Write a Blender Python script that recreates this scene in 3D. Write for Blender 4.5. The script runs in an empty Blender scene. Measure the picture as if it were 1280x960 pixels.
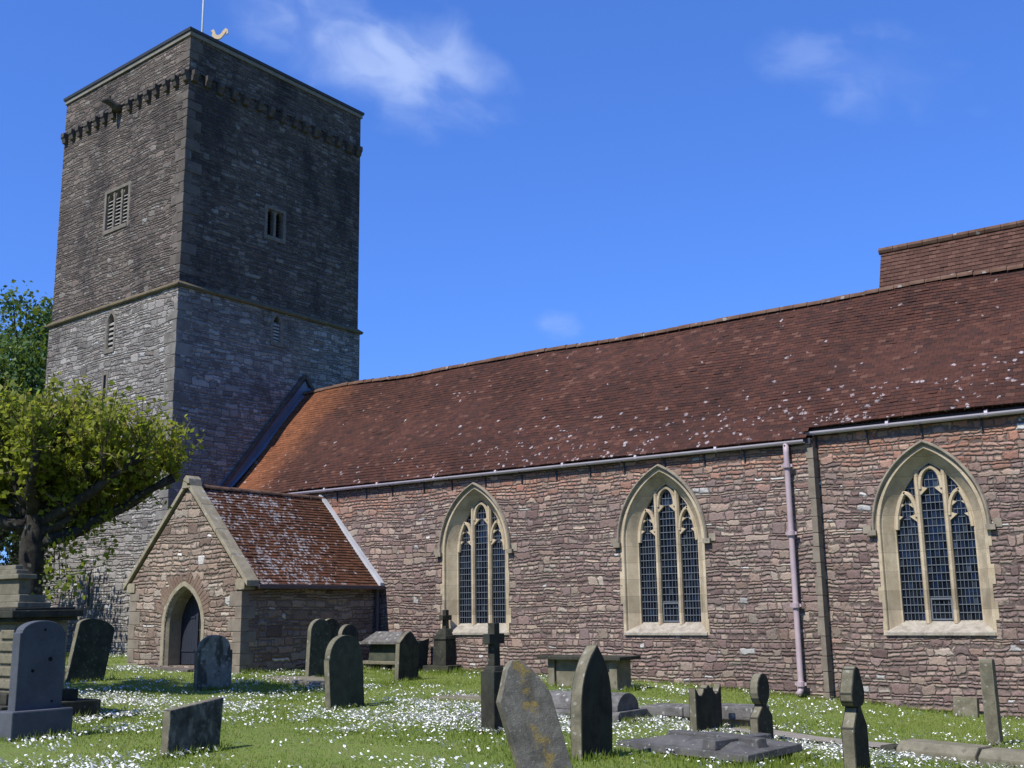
import bpy, bmesh, math, random
import numpy as np
from mathutils import Vector, Matrix, noise as mnoise
from mathutils.geometry import tessellate_polygon

random.seed(7)
RNG = np.random.default_rng(11)
scene = bpy.context.scene
COL = scene.collection
PI = math.pi
rad = math.radians

# ------------------------------------------------------------------ camera
cam_d = bpy.data.cameras.new('camera')
cam = bpy.data.objects.new('camera', cam_d)
COL.objects.link(cam)
scene.camera = cam
cam_d.sensor_width = 36.0
cam_d.lens = 36.0 * 1386.48 / 1280.0
cam_d.clip_start = 0.1
cam_d.clip_end = 3000.0
yaw, pit, rol = rad(35.92794), rad(11.48882), rad(-0.82826)
fw = Vector((-math.sin(yaw) * math.cos(pit), math.cos(yaw) * math.cos(pit), math.sin(pit)))
rt = Vector((math.cos(yaw), math.sin(yaw), 0))
up = rt.cross(fw)
r2 = rt * math.cos(rol) + up * math.sin(rol)
u2 = -rt * math.sin(rol) + up * math.cos(rol)
mw = Matrix((r2, u2, -fw)).transposed().to_4x4()
mw.translation = Vector((0, 0, 1.6))
cam.matrix_world = mw

# ------------------------------------------------------------------ light
SUN_EL, SUN_AZ = rad(52), rad(7)          # azimuth: degrees west of due south (-Y)
to_sun = Vector((-math.sin(SUN_AZ) * math.cos(SUN_EL), -math.cos(SUN_AZ) * math.cos(SUN_EL), math.sin(SUN_EL)))
sun_d = bpy.data.lights.new('sun', 'SUN')
sun_d.energy = 5.0
sun_d.angle = rad(0.5)
sun_d.color = (1.0, 0.965, 0.90)
sun = bpy.data.objects.new('sun', sun_d)
COL.objects.link(sun)
sun.rotation_euler = (-to_sun).to_track_quat('-Z', 'Y').to_euler()
sun.location = (0, -20, 40)

scene.view_settings.view_transform = 'Standard'
scene.view_settings.look = 'None'
scene.view_settings.gamma = 1.0
scene.view_settings.exposure = 0.3
scene.view_settings.use_curve_mapping = False


class NT:
    """small helper for wiring node trees"""
    def __init__(self, tree):
        self.t = tree

    def n(self, typ, props=None, **inp):
        nd = self.t.nodes.new(typ)
        for k, v in (props or {}).items():
            setattr(nd, k, v)
        for k, v in inp.items():
            key = int(k[1:]) if k[0] == '_' else k.replace('_', ' ')
            s = nd.inputs[key]
            if hasattr(v, 'is_linked'):
                self.t.links.new(v, s)
            else:
                s.default_value = v
        return nd

    def math(self, op, a, b=0.0, c=0.0, clamp=False):
        return self.n('ShaderNodeMath', dict(operation=op, use_clamp=clamp), _0=a, _1=b, _2=c).outputs[0]

    def vmath(self, op, a, b=(0, 0, 0)):
        return self.n('ShaderNodeVectorMath', dict(operation=op), _0=a, _1=b).outputs[0]

    def mix(self, f, a, b, blend='MIX'):
        nd = self.t.nodes.new('ShaderNodeMix')
        nd.data_type = 'RGBA'
        nd.blend_type = blend
        for i, v in ((0, f), (6, a), (7, b)):
            s = nd.inputs[i]
            if hasattr(v, 'is_linked'):
                self.t.links.new(v, s)
            elif i == 0:
                s.default_value = v
            else:
                s.default_value = (*v[:3], 1)
        return nd.outputs[2]

    def ramp(self, f, stops, interp='LINEAR'):
        nd = self.t.nodes.new('ShaderNodeValToRGB')
        cr = nd.color_ramp
        cr.interpolation = interp
        while len(cr.elements) > 1:
            cr.elements.remove(cr.elements[-1])
        for i, (p, c) in enumerate(stops):
            e = cr.elements[0] if i == 0 else cr.elements.new(p)
            e.position = p
            e.color = (*c, 1) if len(c) == 3 else c
        self.t.links.new(f, nd.inputs[0])
        return nd.outputs[0]

    def smooth(self, v, a, b, lo=0.0, hi=1.0):
        return self.n('ShaderNodeMapRange', dict(interpolation_type='SMOOTHSTEP'), _0=v, _1=a, _2=b, _3=lo, _4=hi).outputs[0]

    def noise(self, vec, scale, detail=4.0, rough=0.55, col=False):
        nd = self.n('ShaderNodeTexNoise', None, Scale=scale, Detail=detail, Roughness=rough)
        self.t.links.new(vec, nd.inputs['Vector'])
        return nd.outputs[1 if col else 0]


# ------------------------------------------------------------------ sky
world = bpy.data.worlds.new('World')
scene.world = world
world.use_nodes = True
wt = NT(world.node_tree)
bg = next(n for n in world.node_tree.nodes if n.type == 'BACKGROUND')
sky = wt.n('ShaderNodeTexSky', dict(sky_type='NISHITA'))
sky.sun_disc = False
sky.sun_elevation = SUN_EL
sky.sun_rotation = math.atan2(to_sun.x, to_sun.y)
sky.air_density = 1.0
sky.dust_density = 0.3
sky.ozone_density = 3.0
tc = wt.n('ShaderNodeTexCoord')
dirv = wt.vmath('NORMALIZE', tc.outputs['Generated'])
skyn = wt.mix(1.0, sky.outputs[0], (.25, .25, .25), 'MULTIPLY')
skyg = wt.n('ShaderNodeGamma', None, Color=skyn, Gamma=0.7).outputs[0]
skyc = wt.mix(1.0, skyg, (3.5, 6.6, 14.2), 'MULTIPLY')


def cloud(d, r0, r1, stretch, scale, amount, seed):
    d = Vector(d).normalized()
    side = d.cross(Vector((0, 0, 1))).normalized()
    upv = side.cross(d)
    a = wt.n('ShaderNodeVectorMath', dict(operation='DOT_PRODUCT'), _0=dirv, _1=tuple(side)).outputs['Value']
    b = wt.n('ShaderNodeVectorMath', dict(operation='DOT_PRODUCT'), _0=dirv, _1=tuple(upv)).outputs['Value']
    ang = 0.30
    al = wt.math('SUBTRACT', wt.math('MULTIPLY', a, math.cos(ang)), wt.math('MULTIPLY', b, math.sin(ang)))
    pe = wt.math('ADD', wt.math('MULTIPLY', a, math.sin(ang)), wt.math('MULTIPLY', b, math.cos(ang)))
    pv = wt.n('ShaderNodeCombineXYZ', None, X=wt.math('MULTIPLY', al, scale), Y=wt.math('MULTIPLY', pe, scale * 1.5), Z=seed).outputs[0]
    wp = wt.vmath('SUBTRACT', wt.noise(pv, 1.1, 3.0, 0.5, True), (.5, .5, .5))
    w = wt.noise(wt.vmath('ADD', pv, wt.vmath('MULTIPLY', wp, (0.9, 0.7, 0.0))), 1.0, 6.0, 0.50)
    rr = wt.math('SQRT', wt.math('ADD', wt.math('POWER', al, 2.0), wt.math('POWER', wt.math('MULTIPLY', pe, stretch), 2.0)))
    rr = wt.math('ADD', rr, wt.math('MULTIPLY', wt.math('SUBTRACT', w, 0.5), r1 * 1.7))
    m = wt.smooth(rr, r0, r1, 1.0, 0.0)
    front = wt.n('ShaderNodeVectorMath', dict(operation='DOT_PRODUCT'), _0=dirv, _1=tuple(d)).outputs['Value']
    m = wt.math('MULTIPLY', m, wt.math('GREATER_THAN', front, 0.3))
    m = wt.math('MULTIPLY', m, wt.smooth(w, 0.60, 0.36, 0.35, 1.0))
    return wt.math('MULTIPLY', m, amount)


cl = cloud((-0.615, 0.640, 0.468), 0.0, 0.15, 2.7, 10.0, 0.75, 6.3)
c2 = cloud((-0.255, 0.865, 0.432), 0.0, 0.095, 2.6, 14.0, 0.32, 8.4)
c3 = cloud((-0.87, 0.46, 0.185), 0.0, 0.09, 2.2, 9.0, 1.0, 5.0)
c4 = cloud((-0.535, 0.81, 0.25), 0.0, 0.03, 2.0, 20.0, 0.25, 1.7)
call = wt.math('MAXIMUM', wt.math('MAXIMUM', cl, c2), wt.math('MAXIMUM', c3, c4))
skyf = wt.mix(call, skyc, (8.5, 10.8, 17.0))
world.node_tree.links.new(skyf, bg.inputs[0])
bg.inputs[1].default_value = 0.05

# ------------------------------------------------------------------ terrain height
GX = [-60, -40, -24.7, -20.4, -18.4, -12, -8.8, -6.4, -2, 6]
GZ = [.75, .65, .42, .25, .14, -.03, -.2, -.42, -.6, -.7]


def gz(x, y):
    w = np.interp(x, GX, GZ)
    t = np.clip((np.asarray(y) - 9) / 10.0, 0, 1)
    t = t * t * (3 - 2 * t)
    n = np.interp(x, [-40, -20, -12, -6, 0], [.3, .2, 0, -.12, -.15])
    return n * (1 - t) + w * t


def gh(x, y):
    return float(gz(x, y))


# ------------------------------------------------------------------ mesh helpers
class MB:
    def __init__(self):
        self.v = []
        self.f = []
        self.m = []
        self.attr = []      # one random value per face

    def add(self, vs, fs, mi=0, rnd=None):
        o = len(self.v)
        self.v += [tuple(p) for p in vs]
        for f in fs:
            self.f.append([i + o for i in f])
            self.m.append(mi)
            self.attr.append(random.random() if rnd is None else rnd)

    def box(self, c, s, M=None, mi=0, taper=1.0, rnd=None):
        hx, hy, hz = s[0] / 2, s[1] / 2, s[2] / 2
        vs = []
        for z, k in ((-hz, 1.0), (hz, taper)):
            for x, y in ((-hx, -hy), (hx, -hy), (hx, hy), (-hx, hy)):
                p = Vector((x * k, y * k, z))
                if M is not None:
                    p = M @ p
                vs.append(p + Vector(c))
        self.add(vs, [(3, 2, 1, 0), (4, 5, 6, 7), (0, 1, 5, 4), (1, 2, 6, 5), (2, 3, 7, 6), (3, 0, 4, 7)], mi, rnd)

    def bb(self, x0, x1, y0, y1, z0, z1, mi=0, rnd=None):
        self.box(((x0 + x1) / 2, (y0 + y1) / 2, (z0 + z1) / 2), (x1 - x0, y1 - y0, z1 - z0), None, mi, 1.0, rnd)

    def prism(self, poly, fn, d0, d1, mi=0, caps=True, rnd=None):
        """poly: 2D outline; fn(u, d, z) -> point; extruded from d0 to d1"""
        n = len(poly)
        vs = [fn(u, d0, z) for u, z in poly] + [fn(u, d1, z) for u, z in poly]
        fs = [(i, (i + 1) % n, n + (i + 1) % n, n + i) for i in range(n)]
        if caps:
            tris = tessellate_polygon([[Vector((u, z, 0)) for u, z in poly]])
            fs += [tuple(t) for t in tris] + [tuple(n + i for i in t) for t in tris]
        self.add(vs, fs, mi, rnd)

    def ngon_prism(self, poly, fn, d0, d1, mi=0):
        n = len(poly)
        vs = [fn(u, d0, z) for u, z in poly] + [fn(u, d1, z) for u, z in poly]
        fs = [(i, (i + 1) % n, n + (i + 1) % n, n + i) for i in range(n)]
        fs += [tuple(range(n)), tuple(range(n, 2 * n))]
        self.add(vs, fs, mi)

    def loft(self, rings, closed_ring=True, cap=False, mi=0):
        n = len(rings[0])
        vs = [p for r in rings for p in r]
        fs = []
        for a in range(len(rings) - 1):
            for i in range(n if closed_ring else n - 1):
                j = (i + 1) % n
                fs.append((a * n + i, a * n + j, (a + 1) * n + j, (a + 1) * n + i))
        if cap:
            fs.append(tuple(range(n)))
            fs.append(tuple((len(rings) - 1) * n + i for i in range(n)))
        self.add(vs, fs, mi)

    def tube(self, pts, radii, seg=8, cap=True, mi=0):
        pts = [Vector(p) for p in pts]
        if not hasattr(radii, '__len__'):
            radii = [radii] * len(pts)
        rings = []
        ref = None
        for i, p in enumerate(pts):
            t = (pts[min(i + 1, len(pts) - 1)] - pts[max(i - 1, 0)]).normalized()
            if ref is None:
                ref = Vector((0, 0, 1)) if abs(t.z) < 0.9 else Vector((1, 0, 0))
            a = t.cross(ref).normalized()
            b = a.cross(t)
            ref = b
            rings.append([p + (a * math.cos(2 * PI * k / seg) + b * math.sin(2 * PI * k / seg)) * radii[i] for k in range(seg)])
        self.loft(rings, True, cap, mi)

    def build(self, name, mats, parent=None, bevel=0.0, smooth=False, loc=None, rnd_attr=False, rough=0.0):
        me = bpy.data.meshes.new(name)
        me.from_pydata(self.v, [], self.f)
        if not isinstance(mats, (list, tuple)):
            mats = [mats]
        for m in mats:
            me.materials.append(m)
        if len(mats) > 1:
            me.polygons.foreach_set('material_index', self.m)
        if rnd_attr:
            a = me.attributes.new('rnd', 'FLOAT', 'FACE')
            a.data.foreach_set('value', self.attr)
        bm = bmesh.new()
        bm.from_mesh(me)
        if not rnd_attr:
            bmesh.ops.recalc_face_normals(bm, faces=bm.faces)
        if bevel > 0:
            bmesh.ops.remove_doubles(bm, verts=bm.verts, dist=1e-4)
            bmesh.ops.recalc_face_normals(bm, faces=bm.faces)
            es = [e for e in bm.edges if len(e.link_faces) == 2 and e.calc_face_angle(0) > rad(28)]
            bmesh.ops.bevel(bm, geom=es, offset=bevel, segments=2, profile=0.6, affect='EDGES', clamp_overlap=True)
        if rough > 0:
            bm.normal_update()
            for v in bm.verts:
                q = v.co * 3.0
                v.co += Vector(mnoise.noise_vector(q + Vector((len(self.v), 0, 0)))) * rough
        bm.to_mesh(me)
        bm.free()
        if smooth:
            me.polygons.foreach_set('use_smooth', [True] * len(me.polygons))
        o = bpy.data.objects.new(name, me)
        COL.objects.link(o)
        if parent is not None:
            o.parent = parent
        if loc is not None:
            o.location = loc
        return o


def tag(o, label=None, cat=None, group=None, kind=None):
    if label:
        o['label'] = label
    if cat:
        o['category'] = cat
    if group:
        o['group'] = group
    if kind:
        o['kind'] = kind
    return o


def empty(name, loc=(0, 0, 0), rz=0.0):
    o = bpy.data.objects.new(name, None)
    o.empty_display_size = 0.3
    COL.objects.link(o)
    o.location = loc
    o.rotation_euler = (0, 0, rz)
    return o


def frame(p0, ud):
    ud = Vector((ud[0], ud[1], 0)).normalized()
    nin = Vector((-ud.y, ud.x, 0))
    p0 = Vector((p0[0], p0[1], 0))
    return lambda u, d, z: p0 + ud * u + nin * d + Vector((0, 0, z))


def panel(mb, F, outline, holes, depth, d0=0.0, mi=0):
    """a wall face with openings, and the masonry sides of each opening"""
    loops = [[Vector((u, z, 0)) for u, z in outline]] + [[Vector((u, z, 0)) for u, z in h] for h in holes]
    flat = [p for l in loops for p in l]
    tris = tessellate_polygon(loops)
    mb.add([F(p.x, d0, p.y) for p in flat], [tuple(t) for t in tris], mi)
    for h in holes:
        n = len(h)
        mb.add([F(u, d0, z) for u, z in h] + [F(u, depth, z) for u, z in h],
               [(i, (i + 1) % n, n + (i + 1) % n, n + i) for i in range(n)], mi)


def arch(hs, R, zs, zb, off=0.0, u0=0.0, n=14):
    """pointed arch outline, left foot -> apex -> right foot (offset inward by off)"""
    c = hs - R
    r = R - off
    h = hs - off
    za = math.sqrt(max(r * r - c * c, 0.0))
    a0 = math.atan2(za, -c)       # angle at the apex, seen from the right-hand arc's centre
    pts = [(u0 - h, zb)]
    rp = []
    for i in range(n + 1):
        a = a0 * i / n
        rp.append((c + r * math.cos(a), zs + r * math.sin(a)))
    for u, z in rp[:-1]:
        pts.append((u0 - u, z))
    for u, z in reversed(rp):
        pts.append((u0 + u, z))
    pts.append((u0 + h, zb))
    return pts


def loft_arch(mb, F, prof, hs, R, zs, zb, u0=0.0, n=14, mi=0):
    rings = [[F(u, d, z) for u, z in arch(hs, R, zs, zb, off, u0, n)] for off, d in prof]
    mb.loft(rings, False, False, mi)


def bar2d(mb, F, pts, w, d0, d1, mi=0, ch=0.02):
    """a stone rib following a 2D path with a chamfered front"""
    P = [Vector((p[0], p[1])) for p in pts]
    rings = []
    for i, p in enumerate(P):
        t = (P[min(i + 1, len(P) - 1)] - P[max(i - 1, 0)]).normalized()
        nn = Vector((-t.y, t.x))
        sec = [(-w / 2, d1), (-w / 2, d0 + ch * 1.6), (-w / 2 + ch, d0), (w / 2 - ch, d0), (w / 2, d0 + ch * 1.6), (w / 2, d1)]
        rings.append([F(p.x + nn.x * s, d, p.y + nn.y * s) for s, d in sec])
    mb.loft(rings, True, True, mi)


# ------------------------------------------------------------------ materials
def new_mat(name):
    m = bpy.data.materials.new(name)
    m.use_nodes = True
    nt = NT(m.node_tree)
    b = next(n for n in m.node_tree.nodes if n.type == 'BSDF_PRINCIPLED')
    b.inputs['Roughness'].default_value = 0.9
    b.inputs['Specular IOR Level'].default_value = 0.2
    return m, nt, b


def rubble(name, pal, mortar, sx, sz, vary=0.5, white=0.97, whitecol=(.5, .48, .44), bump=1.0, dist=0.05, zone=None, joint=(0.002, 0.016), stain=None):
    m, nt, b = new_mat(name)
    tcn = nt.n('ShaderNodeTexCoord').outputs['Object']
    xyz = nt.n('ShaderNodeSeparateXYZ', None, Vector=tcn)
    u = nt.math('ADD', xyz.outputs[0], xyz.outputs[1])
    z = xyz.outputs[2]
    cmb = lambda x, y, w=0.0: nt.n('ShaderNodeCombineXYZ', None, X=x, Y=y, Z=w).outputs[0]
    # wandering courses of uneven height
    zz = nt.math('MULTIPLY', z, sz)
    zz = nt.math('ADD', zz, nt.math('MULTIPLY', nt.noise(cmb(0.0, nt.math('MULTIPLY', z, sz * .42)), 1.0, 1.0), 2.6))
    zz = nt.math('ADD', zz, nt.math('MULTIPLY', nt.noise(cmb(nt.math('MULTIPLY', u, .55), nt.math('MULTIPLY', z, .9)), 1.0, 2.0), 3.0))
    wob = nt.noise(tcn, 5.5, 3.0, 0.6, True)
    wobs = nt.n('ShaderNodeSeparateColor', None, Color=wob)
    wobx = nt.math('SUBTRACT', wobs.outputs[0], 0.5)
    wobz = nt.math('SUBTRACT', wobs.outputs[1], 0.5)

    def grid(zv, wmin, wmax, hgt, seed):
        zv = nt.math('ADD', zv, nt.math('MULTIPLY', wobz, 0.95))
        row = nt.math('FLOOR', zv)
        fz = nt.math('FRACT', zv)
        rr = nt.n('ShaderNodeTexWhiteNoise', dict(noise_dimensions='2D'), Vector=cmb(row, seed)).outputs['Value']
        wid = nt.math('MULTIPLY_ADD', rr, wmax - wmin, wmin)
        uv = nt.math('ADD', nt.math('MULTIPLY', u, wid), nt.math('MULTIPLY', rr, 57.0))
        uv = nt.math('ADD', uv, nt.math('MULTIPLY', nt.noise(cmb(nt.math('MULTIPLY', uv, .6), nt.math('MULTIPLY', row, 3.7), seed), 1.0, 1.0), 2.2))
        uv = nt.math('ADD', uv, nt.math('MULTIPLY', wobx, .55))
        uv = nt.math('ADD', uv, nt.math('MULTIPLY', nt.math('SUBTRACT', fz, .5), nt.math('MULTIPLY', wobz, 1.2)))
        colm = nt.math('FLOOR', uv)
        fu = nt.math('FRACT', uv)
        du = nt.math('DIVIDE', nt.math('MINIMUM', fu, nt.math('SUBTRACT', 1.0, fu)), wid)
        dz = nt.math('DIVIDE', nt.math('MINIMUM', fz, nt.math('SUBTRACT', 1.0, fz)), hgt)
        d = nt.math('SMOOTH_MIN', du, dz, .03)
        rc = nt.n('ShaderNodeTexWhiteNoise', dict(noise_dimensions='3D'), Vector=cmb(row, colm, seed)).outputs['Color']
        return d, rc
    d1, c1 = grid(zz, sx * .75, sx * 1.55, sz, 1.3)
    d2, c2 = grid(nt.math('MULTIPLY', zz, .5), sx * .55, sx * .95, sz * .5, 7.9)
    pick = nt.math('LESS_THAN', nt.n('ShaderNodeSeparateColor', None, Color=c2).outputs[2], .30)
    dist_ = nt.n('ShaderNodeMix', dict(data_type='FLOAT'), _0=pick, _2=d1, _3=d2).outputs[0]
    cellc = nt.mix(pick, c1, c2)
    sep = nt.n('ShaderNodeSeparateColor', None, Color=cellc)
    R_, G_, B_ = sep.outputs
    B_ = nt.math('FRACT', nt.math('MULTIPLY', B_, 7.13))
    col = nt.ramp(R_, pal)
    if zone:
        zpal, za, zb_, nsc = zone
        zz = nt.n('ShaderNodeSeparateXYZ', None, Vector=tcn).outputs[2]
        zz = nt.math('ADD', zz, nt.math('MULTIPLY', nt.math('SUBTRACT', nt.noise(tcn, nsc, 3.0), 0.5), 1.8))
        zm = nt.smooth(zz, za, zb_)
        zm = nt.math('MULTIPLY', zm, nt.math('GREATER_THAN', nt.math('ADD', zm, nt.math('MULTIPLY', B_, 0.9)), 0.75))
        col = nt.mix(zm, col, nt.ramp(R_, zpal))
    col = nt.mix(nt.math('GREATER_THAN', B_, white), col, whitecol)
    val = nt.math('MULTIPLY_ADD', G_, vary, 1.0 - vary * 0.5)
    fine = nt.noise(tcn, 26.0, 5.0, 0.7)
    val = nt.math('MULTIPLY', val, nt.math('MULTIPLY_ADD', fine, 1.0, 0.5))
    big = nt.noise(tcn, 0.45, 4.0, 0.6)
    val = nt.math('MULTIPLY', val, nt.math('MULTIPLY_ADD', big, 0.7, 0.65))
    col = nt.mix(1.0, col, nt.n('ShaderNodeCombineColor', None, Red=val, Green=val, Blue=val).outputs[0], 'MULTIPLY')
    mid = nt.noise(tcn, 3.3, 3.0, 0.6)
    jm = nt.smooth(dist_, nt.math('MULTIPLY', mid, joint[0] * 2), nt.math('MULTIPLY', mid, joint[1] * 2))
    col = nt.mix(jm, nt.mix(mid, tuple(c * 0.45 for c in mortar), mortar), col)
    if stain:
        sm = nt.smooth(nt.noise(nt.vmath('MULTIPLY', tcn, (1.0, 1.0, 0.5)), stain[1], 5.0, 0.65), stain[2], stain[3])
        col = nt.mix(nt.math('MULTIPLY', sm, stain[4]), col, stain[0])
    nt.t.links.new(col, b.inputs['Base Color'])
    h = nt.math('ADD', nt.smooth(dist_, 0.0, 0.035), nt.math('MULTIPLY', G_, 0.7))
    h = nt.math('ADD', h, nt.math('MULTIPLY', nt.noise(tcn, 14.0, 5.0, 0.65), 0.9))
    bp = nt.n('ShaderNodeBump', None, Strength=bump, Distance=dist, Height=h)
    nt.t.links.new(bp.outputs[0], b.inputs['Normal'])
    return m


def plainstone(name, c0, c1, spots=None, scale=5.0, bump=0.5, dist=0.01, dark=None, streak=None, rough=0.9, joints=None):
    """weathered worked stone: two tones, lichen spots, dark staining"""
    m, nt, b = new_mat(name)
    oi = nt.n('ShaderNodeObjectInfo').outputs['Random']
    tcn = nt.n('ShaderNodeTexCoord').outputs['Object']
    tcn = nt.vmath('ADD', tcn, nt.n('ShaderNodeCombineXYZ', None, X=nt.math('MULTIPLY', oi, 37.0), Y=nt.math('MULTIPLY', oi, 11.0), Z=0.0).outputs[0])
    a = nt.noise(tcn, scale, 5.0, 0.65)
    col = nt.mix(nt.smooth(a, 0.33, 0.68), c0, c1)
    if dark:
        d = nt.noise(nt.vmath('MULTIPLY', tcn, (1, 1, .55)), dark[1], 5.0, 0.6)
        col = nt.mix(nt.math('MULTIPLY', nt.smooth(d, dark[2], dark[2] + .12), dark[3]), col, dark[0])
    if spots:
        sc, ssz, thr, amt = spots
        vo = nt.n('ShaderNodeTexVoronoi', dict(feature='F1'), Vector=nt.vmath('ADD', tcn, nt.vmath('MULTIPLY', nt.noise(tcn, 20.0, 2.0, 0.5, True), (.05, .05, .05))), Scale=ssz)
        keep = nt.n('ShaderNodeSeparateColor', None, Color=vo.outputs['Color']).outputs[0]
        sp = nt.math('MULTIPLY', nt.smooth(vo.outputs['Distance'], 0.22, 0.34, 1.0, 0.0), nt.math('GREATER_THAN', keep, thr))
        col = nt.mix(nt.math('MULTIPLY', sp, amt), col, sc)
    if streak:
        sy = nt.n('ShaderNodeSeparateXYZ', None, Vector=nt.n('ShaderNodeTexCoord').outputs['Object']).outputs[1]
        sy = nt.math('ADD', sy, nt.math('MULTIPLY', nt.math('SUBTRACT', nt.noise(tcn, 6.0, 4.0), 0.5), 0.45))
        sm = nt.smooth(nt.math('ABSOLUTE', nt.math('SUBTRACT', sy, streak[1])), 0.02, 0.10, 1.0, 0.0)
        sm = nt.math('MULTIPLY', sm, nt.smooth(nt.noise(tcn, 9.0, 5.0, .75), 0.44, 0.60))
        col = nt.mix(nt.math('MULTIPLY', sm, streak[2]), col, streak[0])
    if joints:
        jz = nt.n('ShaderNodeSeparateXYZ', None, Vector=nt.n('ShaderNodeTexCoord').outputs['Object'])
        jf = nt.math('FRACT', nt.math('MULTIPLY', jz.outputs[2], 1.0 / joints))
        jm = nt.smooth(jf, 0.0, 0.045, 1.0, 0.0)
        bt = nt.n('ShaderNodeTexWhiteNoise', dict(noise_dimensions='1D'), W=nt.math('FLOOR', nt.math('MULTIPLY', jz.outputs[2], 1.0 / joints))).outputs['Value']
        bv = nt.math('MULTIPLY_ADD', bt, .35, .82)
        col = nt.mix(1.0, col, nt.n('ShaderNodeCombineColor', None, Red=bv, Green=bv, Blue=nt.math('MULTIPLY', bv, .98)).outputs[0], 'MULTIPLY')
        col = nt.mix(nt.math('MULTIPLY', jm, .6), col, (.16, .13, .09))
    f = nt.noise(tcn, 60.0, 4.0, 0.7)
    fv = nt.math('MULTIPLY_ADD', f, 0.7, 0.65)
    col = nt.mix(1.0, col, nt.n('ShaderNodeCombineColor', None, Red=fv, Green=fv, Blue=fv).outputs[0], 'MULTIPLY')
    nt.t.links.new(col, b.inputs['Base Color'])
    b.inputs['Roughness'].default_value = rough
    bp = nt.n('ShaderNodeBump', None, Strength=bump, Distance=dist, Height=nt.math('ADD', a, nt.math('MULTIPLY', f, 0.5)))
    nt.t.links.new(bp.outputs[0], b.inputs['Normal'])
    return m


def tile_mat(name, pal, lichen, lo, hi, eave=None, orange=None, blotch=0.5, lr=(.24, .46)):
    """clay roof tiles: one colour per tile face (attribute rnd), moss staining, lichen spots"""
    m, nt, b = new_mat(name)
    tcn = nt.n('ShaderNodeTexCoord').outputs['Object']
    at = nt.n('ShaderNodeAttribute', dict(attribute_name='rnd')).outputs['Fac']
    col = nt.ramp(at, pal)
    big = nt.noise(tcn, 0.55, 5.0, 0.62)
    vv = nt.math('MULTIPLY_ADD', big, blotch * 2, 1.0 - blotch)
    fine = nt.noise(tcn, 18.0, 4.0, 0.7)
    vv = nt.math('MULTIPLY', vv, nt.math('MULTIPLY_ADD', fine, 0.8, 0.6))
    xyz = nt.n('ShaderNodeSeparateXYZ', None, Vector=tcn)
    if orange:
        ox, ow, oc = orange
        xx = nt.math('ADD', xyz.outputs[0], nt.math('MULTIPLY', nt.math('SUBTRACT', nt.noise(tcn, 0.9, 4.0), 0.5), 1.4))
        xx = nt.math('ADD', xx, nt.math('MULTIPLY', nt.math('SUBTRACT', xyz.outputs[2], 6.5), -0.22))
        om = nt.smooth(xx, ox, ox + ow, 1.0, 0.0)
        oc2 = nt.mix(at, tuple(c * 0.75 for c in oc), tuple(c * 1.2 for c in oc))
        col = nt.mix(nt.math('MULTIPLY', om, 0.8), col, oc2)
    col = nt.mix(1.0, col, nt.n('ShaderNodeCombineColor', None, Red=vv, Green=vv, Blue=vv).outputs[0], 'MULTIPLY')
    # lichen blots
    vo = nt.n('ShaderNodeTexVoronoi', dict(feature='F1'), Vector=nt.vmath('ADD', tcn, nt.vmath('MULTIPLY', nt.noise(tcn, 9.0, 3.0, 0.6, True), (.16, .16, .16))), Scale=lichen[1])
    vsep = nt.n('ShaderNodeSeparateColor', None, Color=vo.outputs['Color'])
    rr = vsep.outputs[0]
    ldist = nt.math('DIVIDE', vo.outputs['Distance'], nt.math('MULTIPLY_ADD', vsep.outputs[1], 1.0, 0.45))
    dens = nt.smooth(nt.noise(tcn, 0.8, 3.0, 0.6), 0.35, 0.65, lo, hi)
    if eave:
        dens = nt.math('ADD', dens, nt.math('MULTIPLY', nt.smooth(xyz.outputs[2], eave[0], eave[1], eave[2], 0.0), nt.smooth(xyz.outputs[0], -21.0, -9.0, .25, 1.0)))
        dens = nt.math('MULTIPLY', dens, nt.smooth(nt.noise(tcn, 1.1, 3.0), .38, .62, .25, 1.3))
    if len(lichen) > 3:
        dens = nt.math('MULTIPLY', dens, nt.smooth(xyz.outputs[1], lichen[3][0], lichen[3][1], 1.0, lichen[3][2]))
    keep = nt.math('LESS_THAN', rr, dens)
    sp = nt.math('MULTIPLY', keep, nt.smooth(ldist, lr[0], lr[1], 1.0, 0.0))
    col = nt.mix(nt.math('MULTIPLY', sp, nt.math('MULTIPLY_ADD', vsep.outputs[2], .5, lichen[2] - .45)), col, lichen[0])
    nt.t.links.new(col, b.inputs['Base Color'])
    b.inputs['Roughness'].default_value = 0.85
    bp = nt.n('ShaderNodeBump', None, Strength=0.5, Distance=0.008, Height=nt.math('ADD', fine, sp))
    nt.t.links.new(bp.outputs[0], b.inputs['Normal'])
    return m


def simple(name, c, rough=0.6, metal=0.0, nscale=12.0, amt=0.4, spec=0.3):
    m, nt, b = new_mat(name)
    tcn = nt.n('ShaderNodeTexCoord').outputs['Object']
    f = nt.math('MULTIPLY_ADD', nt.noise(tcn, nscale, 5.0, 0.6), amt * 2, 1.0 - amt)
    col = nt.mix(1.0, c, nt.n('ShaderNodeCombineColor', None, Red=f, Green=f, Blue=f).outputs[0], 'MULTIPLY')
    nt.t.links.new(col, b.inputs['Base Color'])
    b.inputs['Roughness'].default_value = rough
    b.inputs['Metallic'].default_value = metal
    b.inputs['Specular IOR Level'].default_value = spec
    return m


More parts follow.
